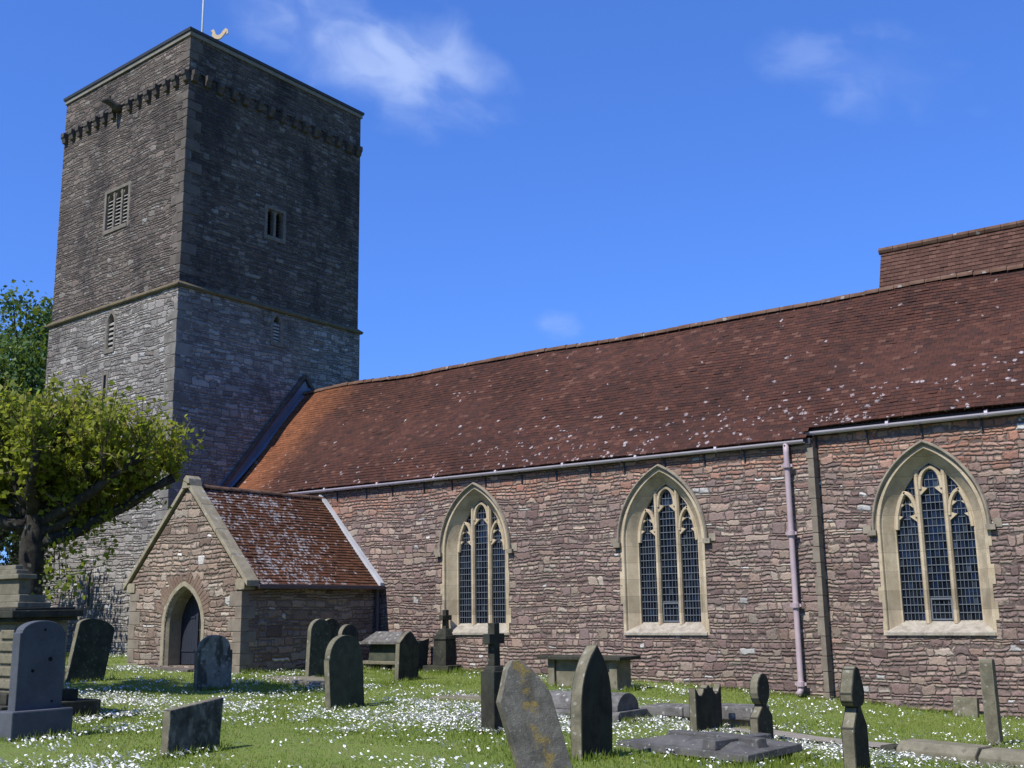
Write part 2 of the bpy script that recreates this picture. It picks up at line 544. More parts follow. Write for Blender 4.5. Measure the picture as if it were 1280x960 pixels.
M = {}
AISLE_PAL = [(0.0, (.135, .090, .080)), (.2, (.19, .130, .112)), (.4, (.235, .168, .136)), (.55, (.185, .134, .122)), (.75, (.285, .225, .172)), (.9, (.235, .158, .125)), (1.0, (.31, .262, .21))]
RED_PAL = [(0.0, (.24, .12, .085)), (.35, (.31, .165, .11)), (.7, (.25, .165, .13)), (1.0, (.33, .215, .15))]
M['aisle'] = rubble('aisle_rubble', AISLE_PAL, (.165, .128, .108), 4.7, 12.0, 0.5, 0.988, (.40, .38, .35), 1.0, 0.028, (RED_PAL, 3.7, 4.7, 0.8))
TOW_PAL = [(0.0, (.080, .064, .053)), (.3, (.124, .102, .084)), (.55, (.144, .116, .094)), (.75, (.112, .085, .070)), (1.0, (.185, .163, .136))]
M['tower_hi'] = rubble('tower_rubble_upper', TOW_PAL, (.088, .076, .064), 4.2, 13.0, 0.5, 0.985, (.21, .20, .175), 0.9, 0.04, None, (0.001, 0.012), ((.024, .021, .021), 0.5, 0.47, 0.66, 0.65))
TLOW_PAL = [(0.0, (.145, .127, .112)), (.3, (.235, .215, .19)), (.6, (.29, .265, .235)), (.8, (.18, .150, .130)), (1.0, (.28, .262, .235))]
M['tower_lo'] = rubble('tower_rubble_lower', TLOW_PAL, (.17, .157, .14), 3.8, 11.0, 0.45, 0.98, (.38, .365, .34), 0.9, 0.04, None, (0.001, 0.012), ((.055, .046, .040), 0.45, 0.52, 0.68, 0.6))
PORCH_PAL = [(0.0, (.15, .105, .082)), (.25, (.235, .168, .125)), (.5, (.285, .22, .163)), (.75, (.22, .165, .132)), (1.0, (.32, .27, .21))]
M['porch'] = rubble('porch_rubble', PORCH_PAL, (.23, .185, .142), 3.3, 10.5, 0.45, 0.985, (.55, .52, .47), 0.9, 0.045, None)
M['ashlar'] = plainstone('ashlar_dressing', (.37, .295, .195), (.45, .372, .262), None, 3.0, 0.5, 0.01, ((.24, .198, .14), 2.2, 0.52, 0.55), None, 0.9, 0.37)
M['sillstone'] = plainstone('sill_stone', (.26, .228, .178), (.37, .332, .27), None, 7.0, 0.8, 0.015, ((.20, .175, .14), 5.0, .52, .6))
M['hood'] = plainstone('hood_stone', (.19, .162, .122), (.28, .24, .177), ((.11, .10, .08), 11.0, .6, .6), 4.0, 0.5, 0.01)
M['dress'] = plainstone('tower_dressing', (.125, .11, .09), (.18, .155, .125), ((.24, .22, .18), 8.0, .75, .5), 5.0, 0.6, 0.012)
M['louvre'] = plainstone('louvre_slate', (.26, .245, .22), (.34, .32, .285), None, 5.0, 0.4, 0.01)
M['string'] = plainstone('string_stone', (.095, .078, .05), (.14, .11, .062), ((.26, .17, .05), 10.0, .6, .7), 4.0, 0.6, 0.015)
M['corbel'] = plainstone('corbel_stone', (.055, .047, .040), (.095, .081, .067), None, 5.0, 0.6, 0.02)
M['coping_dark'] = simple('coping_lead', (.035, .036, .04), 0.6, 0.0, 6.0, 0.3)
M['coping_pale'] = plainstone('coping_pale_stone', (.16, .145, .12), (.21, .19, .16), None, 4.0, 0.4, 0.01)
M['gablestone'] = plainstone('gable_coping_stone', (.22, .19, .128), (.30, .26, .18), ((.38, .365, .32), 6.0, .75, .7), 4.5, 0.6, 0.012, ((.15, .13, .08), 3.0, .55, .6))
M['voussoir'] = plainstone('voussoir_stone', (.16, .105, .076), (.25, .18, .13), ((.28, .24, .19), 7.0, .8, .6), 1.2, 1.0, 0.03)
M['quoin'] = plainstone('quoin_stone', (.16, .132, .10), (.23, .195, .148), ((.16, .13, .105), 7.0, .7, .5), 2.2, 0.7, 0.015)
M['tquoin_lo'] = plainstone('tower_quoin_stone_lower', (.13, .115, .098), (.22, .205, .18), ((.28, .265, .235), 6.0, .75, .5), 1.2, 0.9, 0.03)
M['tquoin'] = plainstone('tower_quoin_stone', (.085, .070, .058), (.135, .114, .094), ((.20, .185, .155), 7.0, .75, .5), 1.2, 0.9, 0.03)
NAVE_TILES = [(0.0, (.036, .0165, .0125)), (.35, (.048, .0205, .0145)), (.65, (.060, .0235, .0155)), (.9, (.073, .029, .018)), (1.0, (.092, .043, .029))]
M['tiles'] = tile_mat('nave_tiles', NAVE_TILES, ((.36, .32, .32), 10.5, 0.85), 0.004, 0.02, (4.9, 6.7, 0.42), (-25.9, 1.8, (.19, .070, .030)), 0.55)
PORCH_TILES = [(0.0, (.055, .025, .016)), (.4, (.085, .036, .019)), (.75, (.115, .048, .024)), (1.0, (.10, .052, .032))]
M['ptiles'] = tile_mat('porch_tiles', PORCH_TILES, ((.33, .315, .31), 11.0, 0.92, (19.3, 21.6, 0.03)), 0.35, 1.0, None, None, 0.35, (.36, .60))
M['ridge'] = plainstone('ridge_tile', (.085, .045, .028), (.14, .085, .058), ((.28, .26, .23), 6.0, .7, .7), 3.0, 0.6, 0.01)
M['gutter'] = simple('gutter_paint', (.44, .385, .41), 0.45, 0.0, 3.0, 0.2, 0.4)
M['pipe'] = simple('downpipe_paint', (.36, .28, .29), 0.5, 0.0, 4.0, 0.28, 0.35)
M['brown_paint'] = simple('brown_painted_iron', (.085, .062, .065), 0.5, 0.0, 5.0, 0.2, 0.4)
M['iron'] = simple('dark_iron', (.04, .038, .04), 0.6, 0.0, 9.0, 0.3)
M['lead'] = simple('lead_sheet', (.105, .12, .155), 0.5, 0.0, 2.5, 0.35, 0.4)
M['leadwhite'] = simple('bright_lead', (.44, .45, .46), 0.5, 0.0, 3.0, 0.25, 0.4)
M['gilt'] = simple('gilded_copper', (.42, .33, .20), 0.5, 0.3, 8.0, 0.2)
M['polewhite'] = simple('pole_paint', (.55, .55, .55), 0.5)
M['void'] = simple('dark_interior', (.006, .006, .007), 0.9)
M['doorwood'] = simple('door_paint', (.022, .026, .038), 0.6, 0.0, 6.0, 0.3)
M['cames'] = simple('window_lead', (.115, .13, .145), 0.6, 0.0, 5.0, 0.35)
M['gold'] = M['gilt']

m, nt, b = new_mat('leaded_glass')
at = nt.n('ShaderNodeAttribute', dict(attribute_name='rnd')).outputs['Fac']
nt.t.links.new(nt.ramp(at, [(0, (.003, .004, .008)), (.6, (.006, .009, .018)), (.92, (.012, .017, .028)), (1, (.04, .05, .065))]), b.inputs['Base Color'])
b.inputs['Roughness'].default_value = 0.12
b.inputs['Specular IOR Level'].default_value = 0.4
tcn = nt.n('ShaderNodeTexCoord').outputs['Object']
bp = nt.n('ShaderNodeBump', None, Strength=0.25, Distance=0.02, Height=nt.noise(tcn, 6.0, 2.0))
nt.t.links.new(bp.outputs[0], b.inputs['Normal'])
M['glass'] = m

# ------------------------------------------------------------------ ground
m, nt, b = new_mat('lawn_turf')
tcn = nt.n('ShaderNodeTexCoord').outputs['Object']
n1 = nt.noise(tcn, 0.55, 5.0, 0.65)
n2 = nt.noise(tcn, 5.5, 5.0, 0.65)
n3 = nt.noise(tcn, 40.0, 4.0, 0.7)
col = nt.mix(nt.smooth(n1, 0.35, 0.65), (.15, .205, .04), (.185, .235, .05))
col = nt.mix(nt.smooth(n2, 0.42, 0.7), col, (.19, .205, .065))
fv = nt.math('MULTIPLY_ADD', n3, 1.1, 0.45)
col = nt.mix(1.0, col, nt.n('ShaderNodeCombineColor', None, Red=fv, Green=fv, Blue=fv).outputs[0], 'MULTIPLY')
nt.t.links.new(col, b.inputs['Base Color'])
bp = nt.n('ShaderNodeBump', None, Strength=0.8, Distance=0.05, Height=nt.math('ADD', n3, nt.math('MULTIPLY', n2, 0.8)))
nt.t.links.new(bp.outputs[0], b.inputs['Normal'])
M['turf'] = m

xs = np.unique(np.concatenate([np.linspace(-900, -60, 12), np.linspace(-60, -36, 13), np.linspace(-36, 6, 106), np.linspace(6, 40, 10), np.linspace(40, 900, 12)]))
ys = np.unique(np.concatenate([np.linspace(-900, -10, 12), np.linspace(-10, 5, 12), np.linspace(5, 24, 60), np.linspace(24, 60, 12), np.linspace(60, 1200, 14)]))
XX, YY = np.meshgrid(xs, ys, indexing='ij')
ZZ = gz(XX, YY)
bumps = np.array([mnoise.noise(Vector((x * .45, y * .45, 0))) for x, y in zip(XX.ravel(), YY.ravel())]).reshape(XX.shape)
ZZ = ZZ + bumps * 0.03
mb = MB()
ny = len(ys)
mb.v = list(map(tuple, np.stack([XX.ravel(), YY.ravel(), ZZ.ravel()], 1)))
mb.f = [[i * ny + j, (i + 1) * ny + j, (i + 1) * ny + j + 1, i * ny + j + 1] for i in range(len(xs) - 1) for j in range(ny - 1)]
mb.m = [0] * len(mb.f)
o = mb.build('lawn', M['turf'], smooth=True)
tag(o, 'rough green churchyard lawn', None, None, 'structure')

M['path'] = plainstone('path_gravel', (.20, .175, .145), (.27, .24, .20), ((.33, .30, .26), 30.0, .5, .5), 8.0, 0.8, 0.02)
mb = MB()
N_ = 40
pv = []
for i in range(N_ + 1):
    x = -7.75 + i * (9.5 / N_)
    for k, y in enumerate((15.95, 16.2, 16.45, 16.72)):
        yy = y + 0.05 * math.sin(x * 1.7 + k)
        pv.append((x, yy, gh(x, yy) + 0.045))
mb.add(pv, [(i * 4 + k, (i + 1) * 4 + k, (i + 1) * 4 + k + 1, i * 4 + k + 1) for i in range(N_) for k in range(3)])
o = mb.build('path', M['path'], smooth=True)
tag(o, 'narrow pale path along the foot of the bank', None, None, 'structure')

# ------------------------------------------------------------------ CHURCH
church = empty('church', (-17, 22, 0))
church_off = Vector((-17, 22, 0))
tag(church, 'old stone church with square tower, gabled porch and long red tiled roof', 'church')


class CB(MB):
    """mesh builder for church parts, written in world coordinates"""
    def build(self, name, mats, parent=None, **k):
        p = church if parent is None else parent
        o = MB.build(self, name, mats, p, **k)
        if p is church:
            o.location = -church_off      # keep the mesh in world coordinates
        return o


# --- tower -------------------------------------------------------------
SE, SW, NE, NW = (-26.6, 19.9), (-34.0, 20.35), (-26.6, 27.5), (-34.0, 27.5)
su = Vector((SE[0] - SW[0], SE[1] - SW[1])).normalized()
SLEN = math.hypot(SE[0] - SW[0], SE[1] - SW[1])
FS = frame(SW, su)                     # south face, u runs from SW to SE
FE = frame(SE, (0, 1))                 # east face, u runs from SE to NE
ELEN = NE[1] - SE[1]


def S(s):                              # distance west of the SE corner -> u
    return SLEN - s


ZS, ZC, ZT = 11.2, 17.95, 19.3
LO = -0.05                             # lower stage stands 5 cm proud


def rect(u0, u1, z0, z1):
    return [(u0, z0), (u1, z0), (u1, z1), (u0, z1)]


bw_s = rect(S(4.40), S(3.04), 13.86, 15.2)
bw_e = rect(3.30, 4.04, 13.64, 14.62)
lan_s = arch(0.2, 0.42, 10.62, 9.80, 0, S(3.57), 6)
lan_e = arch(0.17, 0.42, 10.72, 10.15, 0, 3.83, 6)
sl1, sl2, sl3 = rect(S(3.80), S(3.63), 8.1, 9.0), rect(S(3.95), S(3.81), 1.87, 2.73), rect(S(3.95), S(3.82), 4.23, 4.72)
mb = CB()
panel(mb, FS, rect(0, SLEN, ZS, ZT), [bw_s], 0.4, 0.0, 0)
panel(mb, FE, rect(0, ELEN, ZS, ZT), [bw_e], 0.4, 0.0, 0)
panel(mb, FS, rect(LO, SLEN - LO, -0.8, ZS), [lan_s, sl1, sl2, sl3], 0.4, LO, 1)
panel(mb, FE, rect(LO, ELEN - LO, -0.8, ZS), [lan_e], 0.4, LO, 1)
FN, FW = frame(NE, (-1, 0)), frame(NW, (0, -1))
WL = NW[1] - SW[1]
panel(mb, FN, rect(0, 7.4, ZS, ZT), [], 0.4, 0, 0)
panel(mb, FW, rect(0, WL, ZS, ZT), [], 0.4, 0, 0)
panel(mb, FN, rect(LO, 7.4 - LO, -0.8, ZS), [], 0.4, LO, 1)
panel(mb, FW, rect(LO, WL - LO, -0.8, ZS), [], 0.4, LO, 1)
mb.add([(*SW, ZT - .5), (*SE, ZT - .5), (*NE, ZT - .5), (*NW, ZT - .5)], [(0, 1, 2, 3)], 0)
tower = mb.build('tower', [M['tower_hi'], M['tower_lo']])


def ring_band(mb, prof):
    """horizontal moulding round the tower: profile of (out, z)"""
    rings = []
    for out, z in prof:
        pts = [FS(-out, -out, z), FS(SLEN + out, -out, z), FE(ELEN + out, -out, z), FN(7.4 + out, -out, z)]
        rings.append(pts)
    mb.loft(rings, True, False)


mb = CB()
ring_band(mb, [(0.0, ZS - .04), (.11, ZS - .04), (.14, ZS + .0), (.14, ZS + .04), (.02, ZS + .14), (0.0, ZS + .14)])
mb.build('string_course', M['string'], tower, bevel=0.0)
mb = CB()
ring_band(mb, [(0.0, ZT - .0), (.05, ZT - .0), (.05, ZT + .13), (0, ZT + .13)])
mb.build('coping_course', M['coping_pale'], tower)
mb = CB()
ring_band(mb, [(-.35, ZT + .10), (.0, ZT + .135), (.09, ZT + .135), (.10, ZT + .23), (-.2, ZT + .30), (-.4, ZT + .30), (-.4, ZT - .6)])
mb.build('coping', M['coping_dark'], tower)


def corbel(F, u, z):
    mb = CB()
    w = 0.10 + random.uniform(-.015, .015)
    poly = [(0.0, z - .19), (-.10, z - .17), (-.14, z - .03), (-.18, z + .02), (-.18, z + .17), (0.0, z + .17)]
    vs = [F(u - w, d, zz) for d, zz in poly] + [F(u + w, d, zz) for d, zz in poly]
    n = len(poly)
    mb.add(vs, [(i, (i + 1) % n, n + (i + 1) % n, n + i) for i in range(n)] + [tuple(range(n)), tuple(range(n, 2 * n))])
    mb.build('corbel', M['corbel'], tower, bevel=0.015)


for i in range(15):
    s_ = 0.12 + i * (SLEN - .24) / 14
    if abs(s_ - 3.9) < 0.25:
        continue
    corbel(FS, S(s_) + random.uniform(-.04, .04), ZC + random.uniform(-.03, .03))
for i in range(15):
    corbel(FE, 0.14 + i * (ELEN - .28) / 14 + random.uniform(-.04, .04), ZC + random.uniform(-.03, .03))
mb = CB()
ring_band(mb, [(0.0, ZC + .16), (.045, ZC + .17), (.045, ZC + .22), (0.0, ZC + .25)])
mb.build('corbel_table', M['tower_hi'], tower)
# gargoyle: a beast leaning out from the wall
mb = CB()
gpts = [FS(S(3.9), .05, ZC + .10), FS(S(3.9), -.18, ZC + .14), FS(S(3.92), -.32, ZC + .20), FS(S(3.95), -.42, ZC + .27), FS(S(3.96), -.53, ZC + .24), FS(S(3.97), -.60, ZC + .18)]
mb.tube(gpts, [.19, .15, .11, .14, .10, .05], 9)
for s2 in (-1, 1):
    mb.tube([FS(S(3.95) + s2 * .09, -.40, ZC + .36), FS(S(3.95) + s2 * .12, -.38, ZC + .45)], [.045, .015], 6)
mb.build('gargoyle', M['corbel'], tower, smooth=True)

# tower quoins
mb = CB()
zq = -0.3
k = 0
while zq < ZT - .4:
    h = random.uniform(.24, .40)
    if not (ZS - .3 < zq + h and zq < ZS + .25) and not (ZC - .3 < zq + h and zq < ZC + .3):
        d0 = LO if zq < ZS else 0.0
        a_, b_ = (.55, .28) if k % 2 else (.28, .55)
        a_ += random.uniform(-.08, .08)
        b_ += random.uniform(-.08, .08)
        p = .012
        c0 = FS(SLEN - d0, d0, 0)
        ring = [FS(SLEN - d0 + p, d0 - p, 0), FS(SLEN - d0 - a_, d0 - p, 0), FS(SLEN - d0 - a_, d0 + .05, 0), FS(SLEN - .15, .2, 0), FE(b_ + d0, d0 + .05, 0), FE(b_ + d0, d0 - p, 0)]
        n = len(ring)
        vs = [v + Vector((0, 0, zq)) for v in ring] + [v + Vector((0, 0, zq + h - .02)) for v in ring]
        mb = CB()
        mb.add(vs, [(i, (i + 1) % n, n + (i + 1) % n, n + i) for i in range(n)] + [tuple(range(n)), tuple(range(n, 2 * n))])
        mb.build('quoin', M['tquoin'] if zq >= ZS else M['tquoin_lo'], tower, bevel=0.02, rough=0.022)
    zq += h
    k += 1

# drip moulding of an older, higher roof line on the east face
mb = CB()


def drip(y0, z0, y1, z1):
    a = Vector((0, z1 - z0)) if False else Vector((y1 - y0, z1 - z0)).normalized()
    nrm = Vector((-a.y, a.x)) * .06
    q = [(y0 - SE[1] + nrm.x, z0 + nrm.y), (y1 - SE[1] + nrm.x, z1 + nrm.y), (y1 - SE[1] - nrm.x, z1 - nrm.y), (y0 - SE[1] - nrm.x, z0 - nrm.y)]
    mb.ngon_prism(q, FE, LO - .10, LO + .05)


drip(21.55, 5.1, 24.95, 9.25)
drip(24.95, 9.25, 27.45, 6.25)
mb.build('drip_moulding', M['corbel'], tower, bevel=0.02)

# flagpole and weathercock on the tower roof
mb = CB()
mb.tube([(-32.2, 24.6, 18.6), (-32.2, 24.6, 24.8), (-32.2, 24.6, 29.0)], [.045, .04, .03], 8)
mb.build('flagpole', M['polewhite'], tower, smooth=True)
wx, wy, wz = -30.75, 24.2, 19.0
cock = CB()
cock.tube([(wx, wy, 18.7), (wx, wy, 22.45)], [.045, .03], 8)
cock_o = cock.build('weathercock', M['iron'], tower)
mb = CB()
body = [(-.36, .10), (-.30, .02), (-.16, -.08), (.04, -.12), (.2, -.06), (.34, .10), (.52, .34), (.5, .14), (.62, .22), (.6, .40), (.46, .50), (.30, .36), (.16, .16), (0, .10), (-.12, .16), (-.18, .32), (-.26, .44), (-.34, .40), (-.44, .33), (-.35, .30), (-.32, .2)]
FWk = frame((wx, wy), (.81, .59))
mb.prism(body, lambda u, d, z: FWk(u * .62, d, z * .72 + 22.5), -.03, .03)
mb.build('cockerel', M['gilt'], cock_o)
mb = CB()
for a in (0, PI / 2):
    dx, dy = math.cos(a + .4), math.sin(a + .4)
    mb.tube([(wx - dx * .42, wy - dy * .42, 21.5), (wx + dx * .42, wy + dy * .42, 21.5)], [.02, .02], 6)
mb.build('direction_arms', M['iron'], cock_o)
finial = CB()
finial.tube([(-29.9, 24.0, 18.7), (-29.9, 24.0, 21.2)], [.035, .02], 6)
finial.tube([(-30.06, 23.9, 21.0), (-29.74, 24.1, 21.0)], [.02, .02], 6)
finial.tube([(-29.9, 24.0, 21.2), (-29.9, 24.0, 21.3), (-29.9, 24.0, 21.42)], [.02, .07, .01], 8)
finial.build('roof_finial', M['polewhite'], tower)


# tower openings
def belfry(F, u0, u1, z0, z1, lights, louvred, d0=0.0):
    wm = CB()
    # frame of dressed stone round the opening, standing a little proud
    t = .09
    for q in (rect(u0 - t, u0 + .03, z0 - .1, z1 + .08), rect(u1 - .03, u1 + t, z0 - .1, z1 + .08)):
        wm.ngon_prism(q, F, d0 - .012, d0 + .25)
    wm.ngon_prism(rect(u0 + .03, u1 - .03, z1 - .03, z1 + .08), F, d0 - .012, d0 + .25)
    wm.ngon_prism(rect(u0 + .03, u1 - .03, z0 - .10, z0 + .04), F, d0 - .03, d0 + .25)
    w = wm.build('belfry_window', M['dress'], bevel=0.012)
    lw = (u1 - u0) / lights
    for k in range(1, lights):
        mm = CB()
        mm.ngon_prism(rect(u0 + lw * k - .05, u0 + lw * k + .05, z0 + .04, z1 - .03), F, d0 + .02, d0 + .20)
        mm.build('mullion', M['dress'], w, bevel=0.015)
    hm = CB()
    for k in range(lights):
        c = u0 + lw * (k + .5)
        hw = lw / 2 - .05
        zt = z1 - .03
        zsps = zt - hw * 1.7
        inner = arch(hw, hw * 1.9, zsps, zsps, 0, c, 5)
        # spandrels either side of the pointed head
        left = [(c - hw, zsps)] + [p for p in inner if p[0] <= c + 1e-6] + [(c, zt), (c - hw, zt)]
        right = [(c + hw, zt), (c, zt)] + [p for p in inner if p[0] >= c - 1e-6]
        for poly in (left[1:], right[:-1]):
            hm.prism(poly, F, d0 + .05, d0 + .17)
    hm.build('light_heads', M['dress'], w)
    lm = CB()
    if louvred:
        nl = 9
        for k in range(nl):
            zz = z0 + .08 + k * (z1 - z0 - .35) / (nl - 1)
            lm.add([F(u0, d0 + .07, zz - .05), F(u1, d0 + .07, zz - .05), F(u1, d0 + .26, zz + .09), F(u0, d0 + .26, zz + .09),
                    F(u0, d0 + .07, zz - .02), F(u1, d0 + .07, zz - .02), F(u1, d0 + .26, zz + .12), F(u0, d0 + .26, zz + .12)],
                   [(0, 1, 2, 3), (4, 5, 6, 7), (0, 1, 5, 4), (2, 3, 7, 6)])
        lm.build('louvres', M['louvre'], w)
    else:
        nl = 9
        for k in range(nl):
            zz = z0 + .06 + k * (z1 - z0) / nl
            lm.add([F(u0, d0 + .16, zz - .03), F(u1, d0 + .16, zz - .03), F(u1, d0 + .32, zz + .09), F(u0, d0 + .32, zz + .09)], [(0, 1, 2, 3)])
        lm.build('louvres', M['iron'], w)
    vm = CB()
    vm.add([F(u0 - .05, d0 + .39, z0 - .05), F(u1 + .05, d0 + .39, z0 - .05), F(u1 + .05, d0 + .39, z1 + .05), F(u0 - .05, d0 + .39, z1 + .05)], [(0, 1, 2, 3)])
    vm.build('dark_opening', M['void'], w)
    return w


w1 = belfry(FS, S(4.40), S(3.04), 13.86, 15.2, 3, True)
w2 = belfry(FE, 3.30, 4.04, 13.64, 14.62, 2, False)
w2['label'] = 'two light belfry window with dark openings on the shaded tower face'
w1['label'] = 'three light belfry window with pale stone louvres on the sunlit tower face'


def lancet(F, u, hs, R, zs, zb, d0):
    wm = CB()
    t = .10
    loft_arch(wm, F, [(-t, d0 + .02), (-t, d0 - .010), (0.0, d0 - .010), (.03, d0 + .03), (.03, d0 + .3)], hs, R, zs, zb, u, 6)
    wm.ngon_prism(rect(u - hs - .1, u + hs + .1, zb - .12, zb + .02), F, d0 - .03, d0 + .3)
    w = wm.build('lancet_opening', M['dress'])
    lm = CB()
    for k in range(6):
        zz = zb + .06 + k * (zs - zb) / 5.2
        lm.add([F(u - hs, d0 + .05, zz - .05), F(u + hs, d0 + .05, zz - .05), F(u + hs, d0 + .2, zz + .07), F(u - hs, d0 + .2, zz + .07),
                F(u - hs, d0 + .05, zz), F(u + hs, d0 + .05, zz), F(u + hs, d0 + .2, zz + .12), F(u - hs, d0 + .2, zz + .12)],
               [(0, 1, 2, 3), (4, 5, 6, 7), (0, 1, 5, 4), (2, 3, 7, 6)])
    lm.build('louvres', M['louvre'], w)
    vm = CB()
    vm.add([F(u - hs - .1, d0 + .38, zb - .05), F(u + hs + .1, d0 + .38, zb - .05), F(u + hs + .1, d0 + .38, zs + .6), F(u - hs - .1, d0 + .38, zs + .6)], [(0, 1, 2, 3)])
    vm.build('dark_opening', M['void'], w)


lancet(FS, S(3.57), .2, .42, 10.62, 9.80, LO)
lancet(FE, 3.83, .17, .42, 10.72, 10.15, LO)
for q in (sl1, sl2, sl3):
    wm = CB()
    (u0, z0), (u1, _), (_, z1), _ = q
    for r in (rect(u0 - .10, u0 + .01, z0 - .08, z1 + .10), rect(u1 - .01, u1 + .10, z0 - .08, z1 + .10), rect(u0 + .01, u1 - .01, z1 - .01, z1 + .10), rect(u0 + .01, u1 - .01, z0 - .08, z0 + .01)):
        wm.ngon_prism(r, FS, LO - .015, LO + .22)
    w = wm.build('slit_window', M['dress'], bevel=0.01)
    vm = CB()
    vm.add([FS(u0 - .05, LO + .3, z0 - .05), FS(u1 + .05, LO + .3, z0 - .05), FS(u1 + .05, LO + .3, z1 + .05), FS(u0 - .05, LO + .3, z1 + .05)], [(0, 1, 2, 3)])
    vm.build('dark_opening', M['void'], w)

# --- nave / aisle --------------------------------------------------------
XB = -8.32                              # where the wall steps back
YL, YR = 22.0, 22.25
XEAST = 10.0
XWEST = -26.55
SLOPE = (8.66 - 4.90) / (25.0 - 21.75)


def roofz(y):
    return 4.90 + SLOPE * (y - 21.75)


WHS, WR, WZS, WZB = 1.03, 1.757, 3.05, 1.00
FA = frame((0, YL), (1, 0))
FB = frame((0, YR), (1, 0))
WIN = [(-17.16, FA), (-11.90, FA), (-6.165, FB)]


def whole(u):
    return arch(WHS, WR, WZS, WZB, 0.0, u, 14)


mb = CB()
panel(mb, FA, rect(XWEST + .02, XB, -1.5, 4.98), [whole(-17.16), whole(-11.90)], .45)
panel(mb, FB, rect(XB, XEAST, -1.5, 5.20), [whole(-6.165), whole(1.2)], .45)
mb.add([(XB, YL, -1.5), (XB, YR + .001, -1.5), (XB, YR + .001, 5.1), (XB, YL, 4.98)], [(0, 1, 2, 3)])
mb.add([(XEAST, YR, -1.5), (XEAST, 28.0, -1.5), (XEAST, 28.0, 5.1), (XEAST, 25.0, 8.55), (XEAST, YR, 5.2)], [(0, 1, 2, 3, 4)])
mb.add([(XEAST, 28.0, -1.5), (XWEST, 28.0, -1.5), (XWEST, 28.0, 5.1), (XEAST, 28.0, 5.1)], [(0, 1, 2, 3)])
nave_wall = mb.build('nave_wall', M['aisle'])

# quoin strip at the step in the wall, with its dark return beside it
mb = CB()
zq = -0.5
k = 0
while zq < 4.75:
    h = random.uniform(.28, .5)
    ww = (.13, .10)[k % 2] + random.uniform(-.02, .02)
    mb = CB()
    mb.bb(XB - ww, XB + .012, YL - .012, YR - .01, zq, min(zq + h - .012, 4.8))
    mb.build('quoin', M['quoin'], nave_wall, bevel=0.01, rough=0.008)
    zq += h
    k += 1


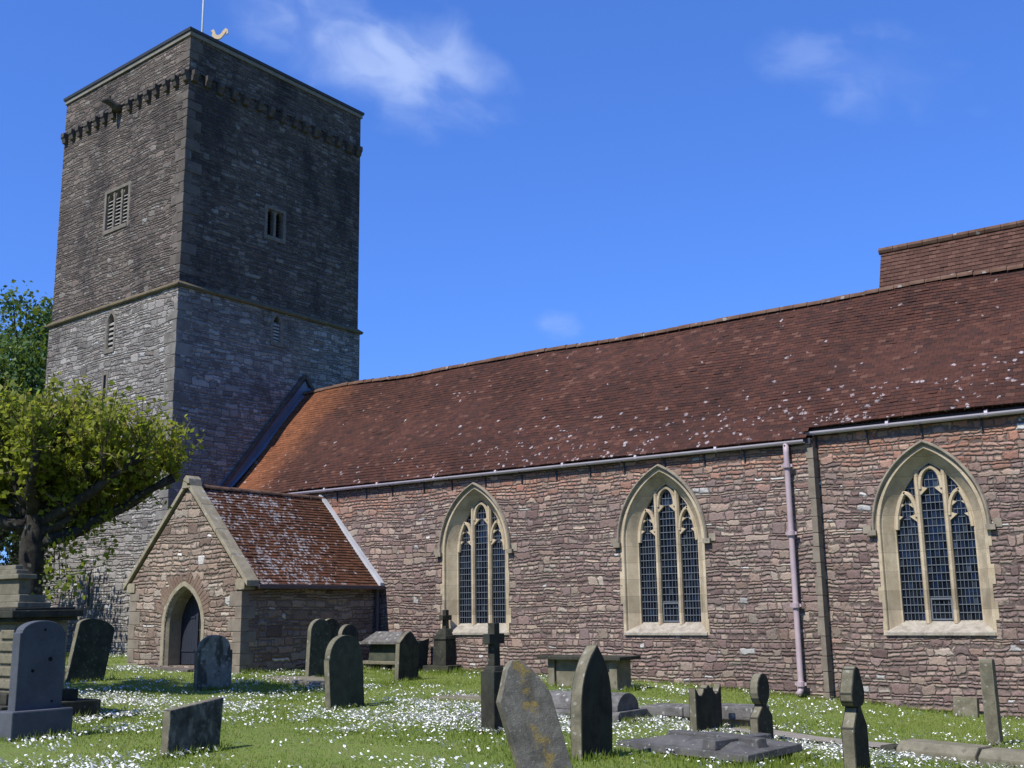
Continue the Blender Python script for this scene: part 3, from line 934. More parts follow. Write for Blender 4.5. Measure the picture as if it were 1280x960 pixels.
def nave_window(u0, F, idx):
    rd = random.Random(100 + idx)
    wm = CB()
    prof = [(-.01, .03), (-.01, -.014), (.05, -.014), (.06, .0), (.075, .05), (.09, .06), (.26, .255), (.29, .265), (.29, .40)]
    loft_arch(wm, F, prof, WHS, WR, WZS, WZB, u0, 16)
    # long-and-short jamb stones bonding into the rubble
    z = WZB
    k = 0
    while z < WZS - .1:
        h = rd.uniform(.26, .42)
        for sgn in (-1, 1):
            ww = rd.choice((.0, .01, .03, .07))
            a, b_ = u0 + sgn * (WHS - .02), u0 + sgn * (WHS + ww)
            wm.ngon_prism(rect(min(a, b_), max(a, b_), z, min(z + h - .012, WZS)), F, -.012, .05)
        z += h
        k += 1
    w = wm.build('window', M['ashlar'])
    sm = CB()
    prof = [(-.045, 1.00), (-.045, 1.06), (.36, 1.285), (.36, 1.0)]
    n = len(prof)
    sm.add([F(u0 - WHS + .012, d, z) for d, z in prof] + [F(u0 + WHS - .012, d, z) for d, z in prof],
           [(i, (i + 1) % n, n + (i + 1) % n, n + i) for i in range(n)] + [tuple(range(n)), tuple(range(n, 2 * n))])
    sm.build('sill', M['sillstone'], w, bevel=0.008)
    hm = CB()
    prof = [(-.095, .02), (-.10, -.04), (-.08, -.085), (-.055, -.09), (-.04, -.075), (-.03, -.035), (-.015, -.02), (-.012, .02)]
    loft_arch(hm, F, prof, WHS, WR, WZS, WZS - .02, u0, 18)
    for sgn in (-1, 1):
        c = u0 + sgn * (WHS + .09)
        hm.ngon_prism(rect(c - .085, c + .085, WZS - .11, WZS - .01), F, -.10, .02)
        c = u0 + sgn * (WHS + .20)
        hm.ngon_prism(rect(c - .08, c + .08, WZS - .06, WZS + .10), F, -.02, .02)
    hm.build('hood_mould', M['hood'], w)
    # mullions
    D0, D1 = .22, .36
    R2, h2 = WR - .29, WHS - .29
    cc = WHS - WR

    def top(u):
        return WZS + math.sqrt(max(R2 * R2 - (abs(u) - cc) ** 2, 0))
    mu = .262
    for sgn in (-1, 1):
        mm = CB()
        bar2d(mm, F, [(u0 + sgn * mu, 1.22), (u0 + sgn * mu, top(mu) + .06)], .105, D0, D1, 0, .03)
        mm.build('mullion', M['ashlar'], w)
    tm = CB()
    # head of the middle light
    for sgn in (-1, 1):
        pts = [(u0 + sgn * (mu - .05) * math.cos(a), 3.82 + .42 * math.sin(a) ** .9 if a > 0 else 3.82) for a in [i * (PI / 2) / 8 for i in range(9)]]
        bar2d(tm, F, pts, .085, D0 + .02, D1, 0, .02)

        def cusp(u, z, du, dz, wd=.085):
            q = [(u, z - wd), (u + du * .55, z - wd * .42 + dz * .5), (u + du, z + dz), (u + du * .5, z + wd * .35 + dz * .5), (u, z + wd)]
            tm.prism([(u0 + a, b_) for a, b_ in q], F, D0 + .05, D1 - .02)
        cusp(sgn * (mu - .045), 3.80, -sgn * .15, .035, .11)
        # side lights: outer leg follows the main arch, inner leg curves off the mullion
        ua, ub = mu + .05, h2
        um = (ua + ub) / 2 + .01
        za = top(um) - .03
        inner = []
        for i in range(9):
            t = i / 8
            inner.append((u0 + sgn * (ua + (um - ua) * (1 - math.cos(t * PI / 2)) if True else 0), 3.28 + (za - 3.28) * math.sin(t * PI / 2)))
        bar2d(tm, F, inner, .08, D0 + .02, D1, 0, .02)
        outer = []
        for i in range(9):
            t = i / 8
            uu = um + (ub - um) * (1 - t)
            outer.append((u0 + sgn * (uu - .02), top(uu) - .005))
        bar2d(tm, F, outer, .085, D0 + .02, D1, 0, .02)
        for zz, dd, dz in ((3.27, .145, .03), (3.53, .115, .0)):
            iu = ua if zz < 3.4 else ua + .03
            cusp(sgn * iu, zz, sgn * dd, dz, .09)
            zo = zz
            uo = cc + math.sqrt(max(R2 * R2 - (zo - WZS) ** 2, 0)) if zo > WZS else ub
            cusp(sgn * (uo + .005), zz, -sgn * dd, dz, .09)
    tm.build('tracery', M['ashlar'], w)
    # leaded glass: each pane its own face, very slightly out of true
    gm = CB()
    cm = CB()
    pw, ph = .0775, .152
    lights = [(-h2, -mu - .05), (-mu + .05, mu - .05), (mu + .05, h2)]
    zb = 1.27
    for a, b_ in lights:
        gm = CB()
        ncol = max(1, round((b_ - a) / pw))
        cw = (b_ - a) / ncol
        nrow = int((top(0) - zb) / ph) + 1
        for i in range(ncol):
            for j in range(nrow):
                ul, ur = a + i * cw, a + (i + 1) * cw
                zl, zh = zb + j * ph, zb + (j + 1) * ph
                uin = min(abs(ul), abs(ur)) if ul * ur > 0 else 0.0
                if zl > top(uin):
                    continue
                t1, t2 = rd.gauss(0, .0022), rd.gauss(0, .0035)
                gm.add([F(u0 + ul, .345 + t1 + t2, zl), F(u0 + ur, .345 - t1 + t2, zl), F(u0 + ur, .345 - t1 - t2, zh), F(u0 + ul, .345 + t1 - t2, zh)], [(0, 1, 2, 3)], 0, rd.random())
        for i in range(1, ncol):
            uu = a + i * cw
            zt_ = top(uu) if abs(uu) < h2 else WZS
            cm.ngon_prism([(u0 + uu - .004, zb), (u0 + uu + .004, zb), (u0 + uu + .004, zt_), (u0 + uu - .004, zt_)], F, .325, .338)
        for j in range(1, nrow):
            zz = zb + j * ph
            lim = h2 if zz <= WZS else cc + math.sqrt(max(R2 * R2 - (zz - WZS) ** 2, 0))
            aa, bb = max(a, -lim), min(b_, lim)
            if bb - aa > .05:
                cm.ngon_prism(rect(u0 + aa, u0 + bb, zz - .0075, zz + .0075), F, .318, .335)
        gm.build('glazing', M['glass'], w, rnd_attr=True)
    if idx > 0:      # opening hopper light at the foot of the middle light
        a, b_ = lights[1]
        for r in (rect(u0 + a + .01, u0 + b_ - .01, zb + .01, zb + .04), rect(u0 + a + .01, u0 + b_ - .01, zb + .40, zb + .435), rect(u0 + a + .01, u0 + a + .035, zb + .04, zb + .40), rect(u0 + b_ - .035, u0 + b_ - .01, zb + .04, zb + .40)):
            cm.ngon_prism(r, F, .30, .334)
    cm.build('glazing_bars', M['cames'], w)
    return w


labs = ['three light traceried window nearest the porch', 'three light traceried window left of the downpipe', 'three light traceried window right of the downpipe']
for i, (u, F) in enumerate(WIN):
    w = nave_window(u, F, i)
    w['label'] = labs[i]
nave_window(1.2, FB, 3)


# --- tiled slopes --------------------------------------------------------
def tiled(mb, E, along, upv, nrm, L, H, tw=.17, gauge=.105, start=None, sag=0.02, seed=0, lift=.016):
    """courses of plain tiles laid from the eave point E along 'along' and up 'upv'"""
    E, along, upv, nrm = Vector(E), Vector(along).normalized(), Vector(upv).normalized(), Vector(nrm).normalized()
    rows = int(H / gauge) + 1
    rd = random.Random(seed)
    for r in range(rows):
        h0 = r * gauge
        h1 = min((r + 1) * gauge + .012, H)
        if h0 >= H:
            break
        ncol = int(L / tw) + 1
        offx = (tw / 2 if r % 2 else 0)
        for c in range(-1, ncol + 1):
            a0 = max(c * tw + offx, 0.0)
            a1 = min((c + 1) * tw + offx, L)
            if a1 - a0 < .01:
                continue
            if start is not None and start(a0 + .01, h0):
                continue
            w_ = [mnoise.noise(Vector((a * .35 + seed, h0 * .5, 0))) * sag for a in (a0, a1)]
            j = rd.uniform(0, .008) + (.01 if rd.random() < .03 else 0)
            jh = rd.uniform(-.006, .006)
            g = .002
            p = lambda a, h, l: E + along * a + upv * h + nrm * l
            lo = lift + j
            vs = [p(a0 + g, h0 + jh, w_[0] + lo), p(a1 - g, h0 + jh, w_[1] + lo), p(a1 - g, h1, w_[1] + .002), p(a0 + g, h1, w_[0] + .002),
                  p(a0 + g, h0 + jh, w_[0] - .02), p(a1 - g, h0 + jh, w_[1] - .02)]
            mb.add(vs, [(0, 1, 2, 3), (4, 5, 1, 0)], 0, min(max(rd.gauss(.5, .26), 0), 1))


upn = Vector((0, 1, SLOPE)).normalized()
nrn = Vector((0, -SLOPE, 1)).normalized()
EY = 21.83
HL = (25.0 - EY) * math.sqrt(1 + SLOPE * SLOPE)
mb = CB()
STEPH = .19 * math.sqrt(1 + SLOPE * SLOPE)
tiled(mb, (XWEST - .02, EY, roofz(EY)), (1, 0, 0), upn, nrn, XEAST + .15 - XWEST, HL, start=lambda a, h: (a + XWEST > XB - .16 and h < STEPH), sag=.085, seed=4, lift=.005)
zu = .16
for xa_, xb_, ya_ in ((XWEST, XB - .16, EY + .12), (XB - .16, XEAST + .1, EY + .32)):
    mb.add([(xa_, ya_, roofz(ya_) - zu), (xb_, ya_, roofz(ya_) - zu), (xb_, 25, roofz(25) - zu), (xa_, 25, roofz(25) - zu)], [(0, 1, 2, 3)], 0, .4)
mb.add([(XWEST, 28.4, roofz(21.6)), (XEAST + .1, 28.4, roofz(21.6)), (XEAST + .1, 25, roofz(25)), (XWEST, 25, roofz(25))], [(3, 2, 1, 0)], 0, .4)
nave_roof = mb.build('nave_roof', M['tiles'], rnd_attr=True)
mb = CB()
x = XWEST
k = 0
while x < XEAST:
    zz = roofz(25) + mnoise.noise(Vector(((x - XWEST) * .35 + 4, HL * .5, 0))) * .085
    r_ = .115 + random.uniform(-.008, .008)
    ring = lambda xx: [(xx, 25 + r_ * math.cos(a) * 1.1, zz - .05 + r_ * math.sin(a)) for a in [PI * i / 8 for i in range(9)]]
    mb.loft([ring(x), ring(x + .335)], False, False)
    x += .345
mb.build('ridge_tiles', M['ridge'], nave_roof)
# lead apron against the tower, following the verge
mb = CB()
pts = []
for i in range(13):
    t = i / 12
    y = 21.35 + (25.15 - 21.35) * t
    flare = .30 * (1 - t) ** 3
    pts.append((y, roofz(y) + flare))
for (y0, z0), (y1, z1) in zip(pts[:-1], pts[1:]):
    q = [(y0 - SE[1], z0 - .08), (y1 - SE[1], z1 - .08), (y1 - SE[1] - .16, z1 + .26), (y0 - SE[1] - .16, z0 + .26)]
    mb.ngon_prism(q, FE, LO - .035, LO + .02)
    # the dressed sheet lying on the tiles
    mb.add([FE(y0 - SE[1], LO - .03, z0 + .05), FE(y1 - SE[1], LO - .03, z1 + .05), FE(y1 - SE[1], LO - .16, z1 - .03), FE(y0 - SE[1], LO - .16, z0 - .03)], [(0, 1, 2, 3)])
mb.build('lead_flashing', M['lead'], nave_roof)

# upper roof behind the ridge at the east
mb = CB()
sl2_ = Vector((0, .40, 1.08)).normalized()
n2_ = Vector((0, -1.08, .40)).normalized()
tiled(mb, (-7.62, 25.02, 8.62), (1, 0, 0), sl2_, n2_, 16.0, 1.24, sag=.02, seed=9)
mb.add([(-7.60, 25.04, 8.4), (-7.60, 25.45, 9.72), (-7.60, 28.6, 9.72), (-7.60, 28.6, 4.9)], [(0, 1, 2, 3)], 0, .6)
mb.add([(-7.60, 25.44, 9.73), (8.4, 25.44, 9.73), (8.4, 28.6, 9.72), (-7.60, 28.6, 9.72)], [(0, 1, 2, 3)], 0, .5)
mb.add([(8.4, 25.04, 8.4), (8.4, 25.45, 9.72), (8.4, 28.6, 9.72), (8.4, 28.6, 4.9)], [(0, 1, 2, 3)], 0, .6)
M['utiles'] = tile_mat('upper_tiles', [(0.0, (.060, .029, .021)), (.5, (.078, .037, .026)), (1.0, (.105, .053, .037))], ((.42, .38, .33), 5.0, 0.6), 0.0, 0.03, None, None, 0.25)
up_roof = mb.build('upper_roof', M['utiles'], rnd_attr=True)
mb = CB()
x = -7.66
while x < 8.4:
    mb.tube([(x, 25.44, 9.76), (x + .33, 25.44, 9.76)], .085, 8)
    x += .34
mb.build('ridge_tiles', M['ridge'], up_roof)


# --- gutters and pipes ---------------------------------------------------
def gutter(x0, x1, y, z, mat, bmat, rad_=.068, spacing=.92, axis='x', wall=None):
    mb = CB()

    def ring(t):
        pts = []
        for i in range(9):
            a = PI + PI * i / 8
            pts.append((math.cos(a) * rad_, math.sin(a) * rad_))
        pts += [(rad_ - .01, .0)] + [(math.cos(a) * (rad_ - .01), math.sin(a) * (rad_ - .01)) for a in [2 * PI - PI * i / 8 for i in range(9)]]
        return [((t, y + p, z + q) if axis == 'x' else (y + p, t, z + q)) for p, q in pts]
    n = max(2, int((x1 - x0) / 1.8))
    mb.loft([ring(x0 + (x1 - x0) * i / n) for i in range(n + 1)], True, True)
    for i in range(1, n):
        t = x0 + (x1 - x0) * i / n
        mb.tube([(t - .03, y, z - .004), (t + .03, y, z - .004)] if axis == 'x' else [(y, t - .03, z - .004), (y, t + .03, z - .004)], rad_ + .003, 12)
    g = mb.build('gutter', mat)
    if wall is not None:
        t = x0 + .35
        while t < x1:
            bm_ = CB()
            bm_.bb(t - .014, t + .014, y - rad_ - .008, wall, z - rad_ - .022, z - rad_ - .005)
            bm_.bb(t - .016, t + .016, wall - .03, wall - .004, z - rad_ - .26, z - rad_ - .022)
            bm_.build('gutter_bracket', bmat, g)
            t += spacing + random.uniform(-.12, .12)
    return g


gl = gutter(-24.3, XB - .12, 21.885, 4.945, M['gutter'], M['iron'], .07, 1.0, 'x', YL)
gr_ = gutter(XB - .34, XEAST + .1, 22.13, 5.13, M['gutter'], M['iron'], .075, 1.05, 'x', YR)
gl['label'] = 'lower gutter on the left part of the nave'
gr_['label'] = 'upper gutter on the right part of the nave'
# dark eave boards under the tiles
mb = CB()
mb.bb(XWEST + .1, XB - .005, 21.93, YL - .004, 4.86, 4.98)
mb.bb(XB - .1, XEAST, 22.18, YR - .004, 5.05, 5.20)
mb.build('eave_board', M['iron'])


def downpipe(pts, r, mat, collars, shoe=True):
    mb = CB()
    mb.tube(pts, r, 12)
    p = mb.build('downpipe', mat, smooth=True)
    x, y = pts[-2][0], pts[-2][1]
    for z in collars:
        cm = CB()
        cm.tube([(x, y, z - .05), (x, y, z - .045), (x, y, z + .045), (x, y, z + .05)], [r, r + .022, r + .022, r], 12)
        for s in (-1, 1):
            cm.box((x + s * (r + .035), y + .03, z), (.05, .05, .06))
        cm.build('collar', mat, p)
    return p


downpipe([(-8.84, 21.885, 4.90), (-8.84, 21.88, 4.70), (-8.84, 21.88, 4.52), (-8.84, 21.88, 4.40), (-8.84, 21.88, 0.0), (-8.84, 21.86, -.06), (-8.86, 21.76, -.14)], .06, M['pipe'], (4.44, 3.05, 1.6, .06))

# --- porch ---------------------------------------------------------------
PX0, PX1, PY, PEZ, PRZ = -24.62, -20.40, 17.4, 2.36, 4.62
PXC = (PX0 + PX1) / 2
FP = frame((0, PY), (1, 0))
DHS, DR, DZS, DZB, DU = .68, .98, 1.32, .38, -22.50
mb = CB()
panel(mb, FP, [(PX0, -.5), (PX1, -.5), (PX1, PEZ), (PXC, PRZ), (PX0, PEZ)], [arch(DHS, DR, DZS, DZB, 0, DU, 10)], .5)
mb.add([(PX1, PY, -.5), (PX1, YL, -.5), (PX1, YL, PEZ), (PX1, PY, PEZ)], [(0, 1, 2, 3)])
mb.add([(PX0, PY, -.5), (PX0, YL, -.5), (PX0, YL, PEZ), (PX0, PY, PEZ)], [(0, 1, 2, 3)])
porch = mb.build('porch', M['porch'])
mb = CB()
PSL = (PRZ - PEZ) / ((PX1 - PX0) / 2)
for sgn in (1, -1):
    upx = Vector((-sgn, 0, PSL)).normalized()
    nx = Vector((sgn * PSL, 0, 1)).normalized()
    ex = (PX1 + .17) if sgn > 0 else (PX0 - .17)
    ez = PEZ - .17 * PSL + .08
    ln = abs(ex - PXC) * math.sqrt(1 + PSL * PSL)
    E0 = (ex, PY + .24, ez)
    tiled(mb, E0, (0, 1, 0), upx, nx, YL - PY - .26, ln, tw=.16, gauge=.10, sag=.04, seed=21 + sgn, lift=.018)
    mb.add([(ex, PY + .24, ez - .03), (ex, YL, ez - .03), (PXC, YL, ez - .03 + abs(ex - PXC) * PSL), (PXC, PY + .24, ez - .03 + abs(ex - PXC) * PSL)], [(0, 1, 2, 3)], 0, .4)
pr = mb.build('porch_roof', M['ptiles'], porch, rnd_attr=True)
PTOP = PEZ + .08 + (PX1 - PXC) * PSL
mb = CB()
y = PY + .25
while y < YL - .1:
    zz = PTOP - .03 + mnoise.noise(Vector((y, 3, 3))) * .03
    rr_ = .10
    ring = lambda yy: [(PXC + rr_ * math.cos(a) * 1.1, yy, zz + rr_ * math.sin(a)) for a in [PI * i / 8 for i in range(9)]]
    mb.loft([ring(y), ring(y + .33)], False, False)
    y += .34
mb.build('porch_ridge', M['ridge'], porch)
# raised gable coping with kneelers
mb = CB()
for sgn in (1, -1):
    n_st = 4
    x0_ = PXC + sgn * .02
    x1_ = (PX1 + .24) if sgn > 0 else (PX0 - .24)
    for i in range(n_st):
        xa, xb = x0_ + (x1_ - x0_) * i / n_st, x0_ + (x1_ - x0_) * ((i + 1) / n_st) - sgn * .006
        za, zb_ = PRZ + .10 - abs(xa - PXC) * PSL, PRZ + .10 - abs(xb - PXC) * PSL
        poly = [(xa, za), (xb, zb_), (xb, zb_ + .14), (xa, za + .14)]
        mb.ngon_prism(poly, FP, -.07, .30)
    kx = PX1 if sgn > 0 else PX0
    mb.ngon_prism(rect(min(kx - sgn * .2, kx + sgn * .12), max(kx - sgn * .2, kx + sgn * .12), PEZ - .22, PEZ + .02), FP, -.04, .28)
mb.ngon_prism([(PXC - .16, PRZ + .02), (PXC + .16, PRZ + .02), (PXC + .10, PRZ + .26), (PXC, PRZ + .34), (PXC - .10, PRZ + .26)], FP, -.085, .31)
mb.build('gable_coping', M['gablestone'], porch, bevel=0.015, rough=0.008)
mb = CB()
loft_arch(mb, FP, [(-.13, .03), (-.13, -.014), (-.02, -.014), (.05, .10), (.05, .45)], DHS, DR, DZS, DZB, DU, 12)
mb.build('door_arch', M['gablestone'], porch)
mb = CB()
cA = DHS - DR
za_ = math.sqrt((DR + .2) ** 2 - cA * cA)
for sgn in (1, -1):
    amax = math.atan2(math.sqrt(DR * DR - cA * cA), -cA)
    nst = 15
    for i in range(nst):
        a0, a1 = amax * (i + .05) / nst, amax * (i + .92) / nst
        ra, rb = DR + .135, DR + .135 + random.uniform(.14, .36)
        q = [(cA + ra * math.cos(a0), DZS + ra * math.sin(a0)), (cA + rb * math.cos(a0), DZS + rb * math.sin(a0)), (cA + rb * math.cos(a1), DZS + rb * math.sin(a1)), (cA + ra * math.cos(a1), DZS + ra * math.sin(a1))]
        if min(p[0] for p in q) < .02:
            q = [(max(p[0], .02), p[1]) for p in q]
        if i > 2:
            mb.ngon_prism([(DU + sgn * p[0], p[1]) for p in q], FP, -.008 - random.uniform(0, .012), .03)
mb.build('voussoirs', M['voussoir'], porch, rnd_attr=False)
mb = CB()
for k in range(6):
    mb.bb(DU - .66 + k * .11, DU - .66 + k * .11 + .106, PY + .46, PY + .50 + (k % 2) * .004, .40, 2.3)
for z in (.7, 1.5):
    mb.bb(DU - .64, DU - .10, PY + .44, PY + .46, z, z + .05)
dr = mb.build('porch_door', M['doorwood'], porch)
mb = CB()
for k in range(4):
    x = DU + .04 + k * .15
    mb.bb(x, x + .025, PY + .47, PY + .49, .42, 2.0)
for z in (.6, 1.2, 1.75):
    mb.bb(DU + .02, DU + .6, PY + .468, PY + .492, z, z + .035)
mb.build('porch_gate', M['iron'], porch)
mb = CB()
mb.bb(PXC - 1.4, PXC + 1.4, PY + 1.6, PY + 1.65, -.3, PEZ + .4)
mb.build('porch_shade_sheet', M['void'], porch)  # near-black sheet set across the porch, its colour standing in for interior shade
mb = CB()
mb.bb(-24.9, -21.55, PY - .55, PY - .02, -.1, .36)
mb.build('door_step', M['tquoin'], porch, bevel=0.02, rough=0.02)
# quoins of the porch
mb = CB()
for cx, sgn in ((PX1, 1), (PX0, -1)):
    zq = -.1
    k = 0
    while zq < PEZ - .25:
        h = random.uniform(.22, .36)
        a_, b_ = (.42, .22) if k % 2 else (.22, .42)
        x0_, x1_ = sorted((cx + sgn * .012, cx - sgn * (a_ + random.uniform(-.05, .05))))
        mb = CB()
        mb.bb(x0_, x1_, PY - .012, PY + b_ + random.uniform(-.05, .05), zq, min(zq + h - .012, PEZ - .23))
        mb.build('quoin', M['quoin'], porch, bevel=0.012, rough=0.008)
        zq += h
        k += 1
# porch gutter, downpipe and bright flashing at the nave wall
mb = CB()
mb.bb(PX1 + .13, PX1 + .27, PY + .28, YL - .02, PEZ - .20, PEZ - .10)
mb.build('porch_gutter', M['brown_paint'], porch, bevel=0.012)
mb = CB()
mb.tube([(PX1 + .13, YL - .16, PEZ - .12), (PX1 + .10, YL - .14, PEZ - .35), (PX1 + .10, YL - .14, .1)], .05, 10)
mb.build('porch_downpipe', M['brown_paint'], porch)
mb = CB()
for sgn in (1, -1):
    ex = PX1 + .22 if sgn > 0 else PX0 - .22
    q0, q1 = (PXC, PTOP - .02), (ex, PTOP - abs(ex - PXC) * PSL)
    mb.ngon_prism([(q0[0], q0[1]), (q1[0], q1[1]), (q1[0], q1[1] + .13), (q0[0], q0[1] + .13)], FA, -.16, -.006)
mb.build('lead_flashing', M['leadwhite'], porch)

# ------------------------------------------------------------------ GRAVES
M['grave_dark'] = plainstone('grave_dark_sandstone', (.024, .024, .019), (.050, .048, .034), ((.12, .125, .10), 14.0, .80, .45), 4.5, 0.6, 0.01, ((.04, .045, .035), 2.5, .5, .6))
M['grave_green'] = plainstone('grave_green_algae', (.032, .040, .027), (.065, .072, .048), ((.14, .155, .12), 12.0, .78, .45), 4.0, 0.6, 0.01, ((.05, .055, .04), 3.0, .52, .6))
M['grave_slate'] = plainstone('grave_blue_slate', (.062, .069, .082), (.085, .092, .106), ((.05, .05, .05), 9.0, .985, .7), 2.5, 0.3, 0.006, None, None, 0.7)
M['grave_mottled'] = plainstone('grave_mottled_stone', (.16, .17, .14), (.24, .25, .21), ((.36, .36, .31), 10.0, .7, .5), 5.0, 0.7, 0.012, ((.05, .052, .04), 3.6, .46, .9))
M['grave_black'] = plainstone('grave_black_mottled', (.038, .039, .034), (.10, .10, .086), ((.16, .16, .14), 14.0, .8, .5), 6.0, 0.8, 0.015, ((.20, .20, .17), 5.0, .50, .8))
M['grave_yellow'] = plainstone('grave_yellow_lichen', (.10, .093, .077), (.185, .172, .144), ((.29, .285, .26), 26.0, .70, .5), 5.0, 0.8, 0.015, ((.06, .055, .05), 2.6, .52, .65), ((.29, .205, .05), .04, .85))
M['grave_tan'] = plainstone('grave_tan_stone', (.135, .122, .083), (.20, .18, .128), ((.085, .08, .06), 9.0, .6, .6), 4.0, 0.6, 0.012)
M['grave_grey'] = plainstone('grave_grey_lichen', (.085, .08, .073), (.16, .152, .14), ((.34, .335, .31), 9.0, .55, .7), 5.0, 0.9, 0.02, ((.11, .10, .09), 2.8, .52, .7))
M['grave_ledger'] = plainstone('grave_ledger_slate', (.060, .058, .055), (.105, .102, .096), ((.26, .26, .24), 17.0, .75, .5), 4.0, 0.6, 0.012, ((.10, .095, .09), 2.2, .52, .6))
M['grave_side'] = plainstone('grave_side_pale', (.11, .10, .066), (.185, .168, .115), ((.30, .29, .25), 12.0, .75, .6), 5.0, 0.8, 0.012, ((.07, .068, .05), 3.0, .55, .6))
GROUP = 'headstones standing in the churchyard'


def arcpts(cx, cz, r, a0, a1, n=12, ry=None):
    ry = r if ry is None else ry
    return [(cx + r * math.cos(rad(a0 + (a1 - a0) * i / n)), cz + ry * math.sin(rad(a0 + (a1 - a0) * i / n))) for i in range(n + 1)]


def prof_round(w, h, rise, sh=0.0):
    """flat sides, segmental top of the given rise; optional shoulders of width sh"""
    hw = w / 2
    pts = [(-hw, -.25), (hw, -.25), (hw, h - rise - (sh * .6 if sh else 0))]
    if sh:
        pts.append((hw, h - rise - sh * .05))
        pts.append((hw - sh, h - rise))
    a = hw - sh
    pts += [(a * math.cos(PI * i / 14), h - rise + rise * math.sin(PI * i / 14)) for i in range(1, 14)]
    if sh:
        pts += [(-hw + sh, h - rise), (-hw, h - rise - sh * .05)]
    pts.append((-hw, h - rise - (sh * .6 if sh else 0)))
    return pts


def headstone(loc, w, poly, t, mat, label, lean=0.0, pitch=0.0, rz=0.0, cat='headstone', name='headstone', bevel=.012, group=GROUP, rough=.006, side=True):
    """broad face looks along +X (east); outline given in (y, z)"""
    mb = MB()
    mb.ngon_prism(poly, lambda u, d, z: Vector((d, u, z)), -t, 0.0)
    for k in range(len(poly)):
        mb.m[k] = 1                      # the narrow sides get a paler, tanner stone than the faces
    o = mb.build(name, [mat, M['grave_side'] if side else mat], None, bevel=bevel, rough=rough)
    o.location = loc
    o.rotation_euler = (rad(lean), rad(pitch), rad(rz))
    tag(o, label, cat, group)
    return o


def G(x, y, dz=0.0):
    return (x, y, gh(x, y) + dz)


# tall blue-grey stone on a plinth, left foreground
g1 = empty('headstone', G(-13.80, 8.47), 0)
tag(g1, 'tall blue-grey headstone with curved top on a block plinth, left foreground', 'headstone', GROUP)
mb = MB()
mb.ngon_prism(prof_round(.66, 1.16, .15, .03), lambda u, d, z: Vector((d, u, max(z, 0) + .34)), -.19, -.02)
mb.build('slab', M['grave_slate'], g1, bevel=.012)
mb = MB()
mb.box((-.10, 0, .14), (.40, .86, .46))
mb.build('plinth', M['grave_slate'], g1, bevel=.02)
mb = MB()
for yy, zz, r_ in ((.12, 1.0, .03), (-.12, .86, .022), (.02, 1.38, .018), (.18, .46, .016)):
    mb.tube([(-.03, yy, zz), (-.016, yy, zz)], r_, 10)
mb.build('fixing_hole', M['void'], g1)

headstone(G(-21.2, 14.0), .9, prof_round(.86, 1.30, .17), .13, M['grave_green'], 'dark round topped headstone leaning right between the big tomb and the porch', lean=-11)
headstone(G(-17.91, 14.67), .84, prof_round(.84, 1.06, .30, .05), .12, M['grave_mottled'], 'mottled round shouldered headstone standing upright in front of the porch')
headstone(G(-11.09, 8.82), .77, [(-.38, -.2), (.36, -.2), (.40, .63), (-.37, .52)], .14, M['grave_black'], 'short square blackened headstone with sloping top, patched with pale lichen', lean=-1)
headstone(G(-18.61, 18.15), .62, prof_round(.62, 1.30, .28), .13, M['grave_green'], 'tall round topped headstone with sunlit left edge by the porch wall', lean=-3)
headstone(G(-18.95, 18.85), .52, prof_round(.56, 1.28, .24), .12, M['grave_dark'], 'dark headstone half hidden behind the tall one by the porch wall', lean=-1)
headstone(G(-13.72, 14.15), .42, prof_round(.40, 1.36, .18), .11, M['grave_dark'], 'narrow round topped headstone peeping up behind the leaning shouldered one', lean=2)
headstone(G(-13.5, 13.85), .83, prof_round(.80, 1.20, .36, .02), .13, M['grave_green'], 'dark headstone leaning left with pale edge, right of the porch', lean=4)
headstone(G(-16.74, 19.05), .62, [(-.33, -.2), (.33, -.2), (.33, .72), (.27, .84), (.10, 1.02), (0, 1.06), (-.12, 1.0), (-.33, .80)], .13, M['grave_dark'], 'dark headstone with pointed top in front of the chest tomb by the porch', lean=-3)
headstone(G(-18.5, 21.45), .62, [(-.28, -.2), (.28, -.2), (.34, .80), (.10, .74), (-.30, .72)], .12, M['grave_dark'], 'dark flared headstone behind the pointed one near the wall', lean=-4)

# big leaning slab with yellow lichen, centre foreground
headstone(G(-6.69, 9.80), .66, [(-.27, -.3), (.28, -.3), (.29, .80), (.255, .92), (.15, 1.12), (.05, 1.235), (-.03, 1.25), (-.11, 1.18), (-.21, 1.02), (-.29, .90)], .12, M['grave_yellow'], 'leaning slab with angular pointed top and yellow lichen stripe, centre foreground', lean=15, pitch=-6, rz=-30, bevel=.010)
hole = None
headstone(G(-7.30, 11.69), .70, [(-.33, -.25), (.35, -.25), (.35, .55)] + [(-.35 + .70 * math.cos(rad(a)), .55 + .86 * math.sin(rad(a))) for a in range(6, 60, 6)] + [(0, 1.31)] + [(.35 - .70 * math.cos(rad(a)), .55 + .86 * math.sin(rad(a))) for a in range(54, 0, -6)] + [(-.35, .55)], .16, M['grave_dark'], 'black gothic pointed headstone with pale left edge, centre foreground', lean=-3)
headstone(G(-7.73, 15.55), .80, [(-.42, -.2), (.42, -.2), (.42, .70), (.38, .64), (.32, .57), (.24, .55), (.17, .60), (.14, .66), (.07, .65), (0, .70), (-.07, .65), (-.14, .66), (-.17, .60), (-.24, .55), (-.32, .57), (-.38, .64), (-.42, .68)], .12, M['grave_dark'], 'small dark headstone with wavy scrolled top behind the coped ledger')
headstone(G(-5.52, 21.95), .40, [(-.09, -.1), (.09, -.1), (.09, .33), (-.09, .36)], .42, M['grave_tan'], 'small pale rounded stone propped against the foot of the nave wall', lean=-8, cat='headstone')
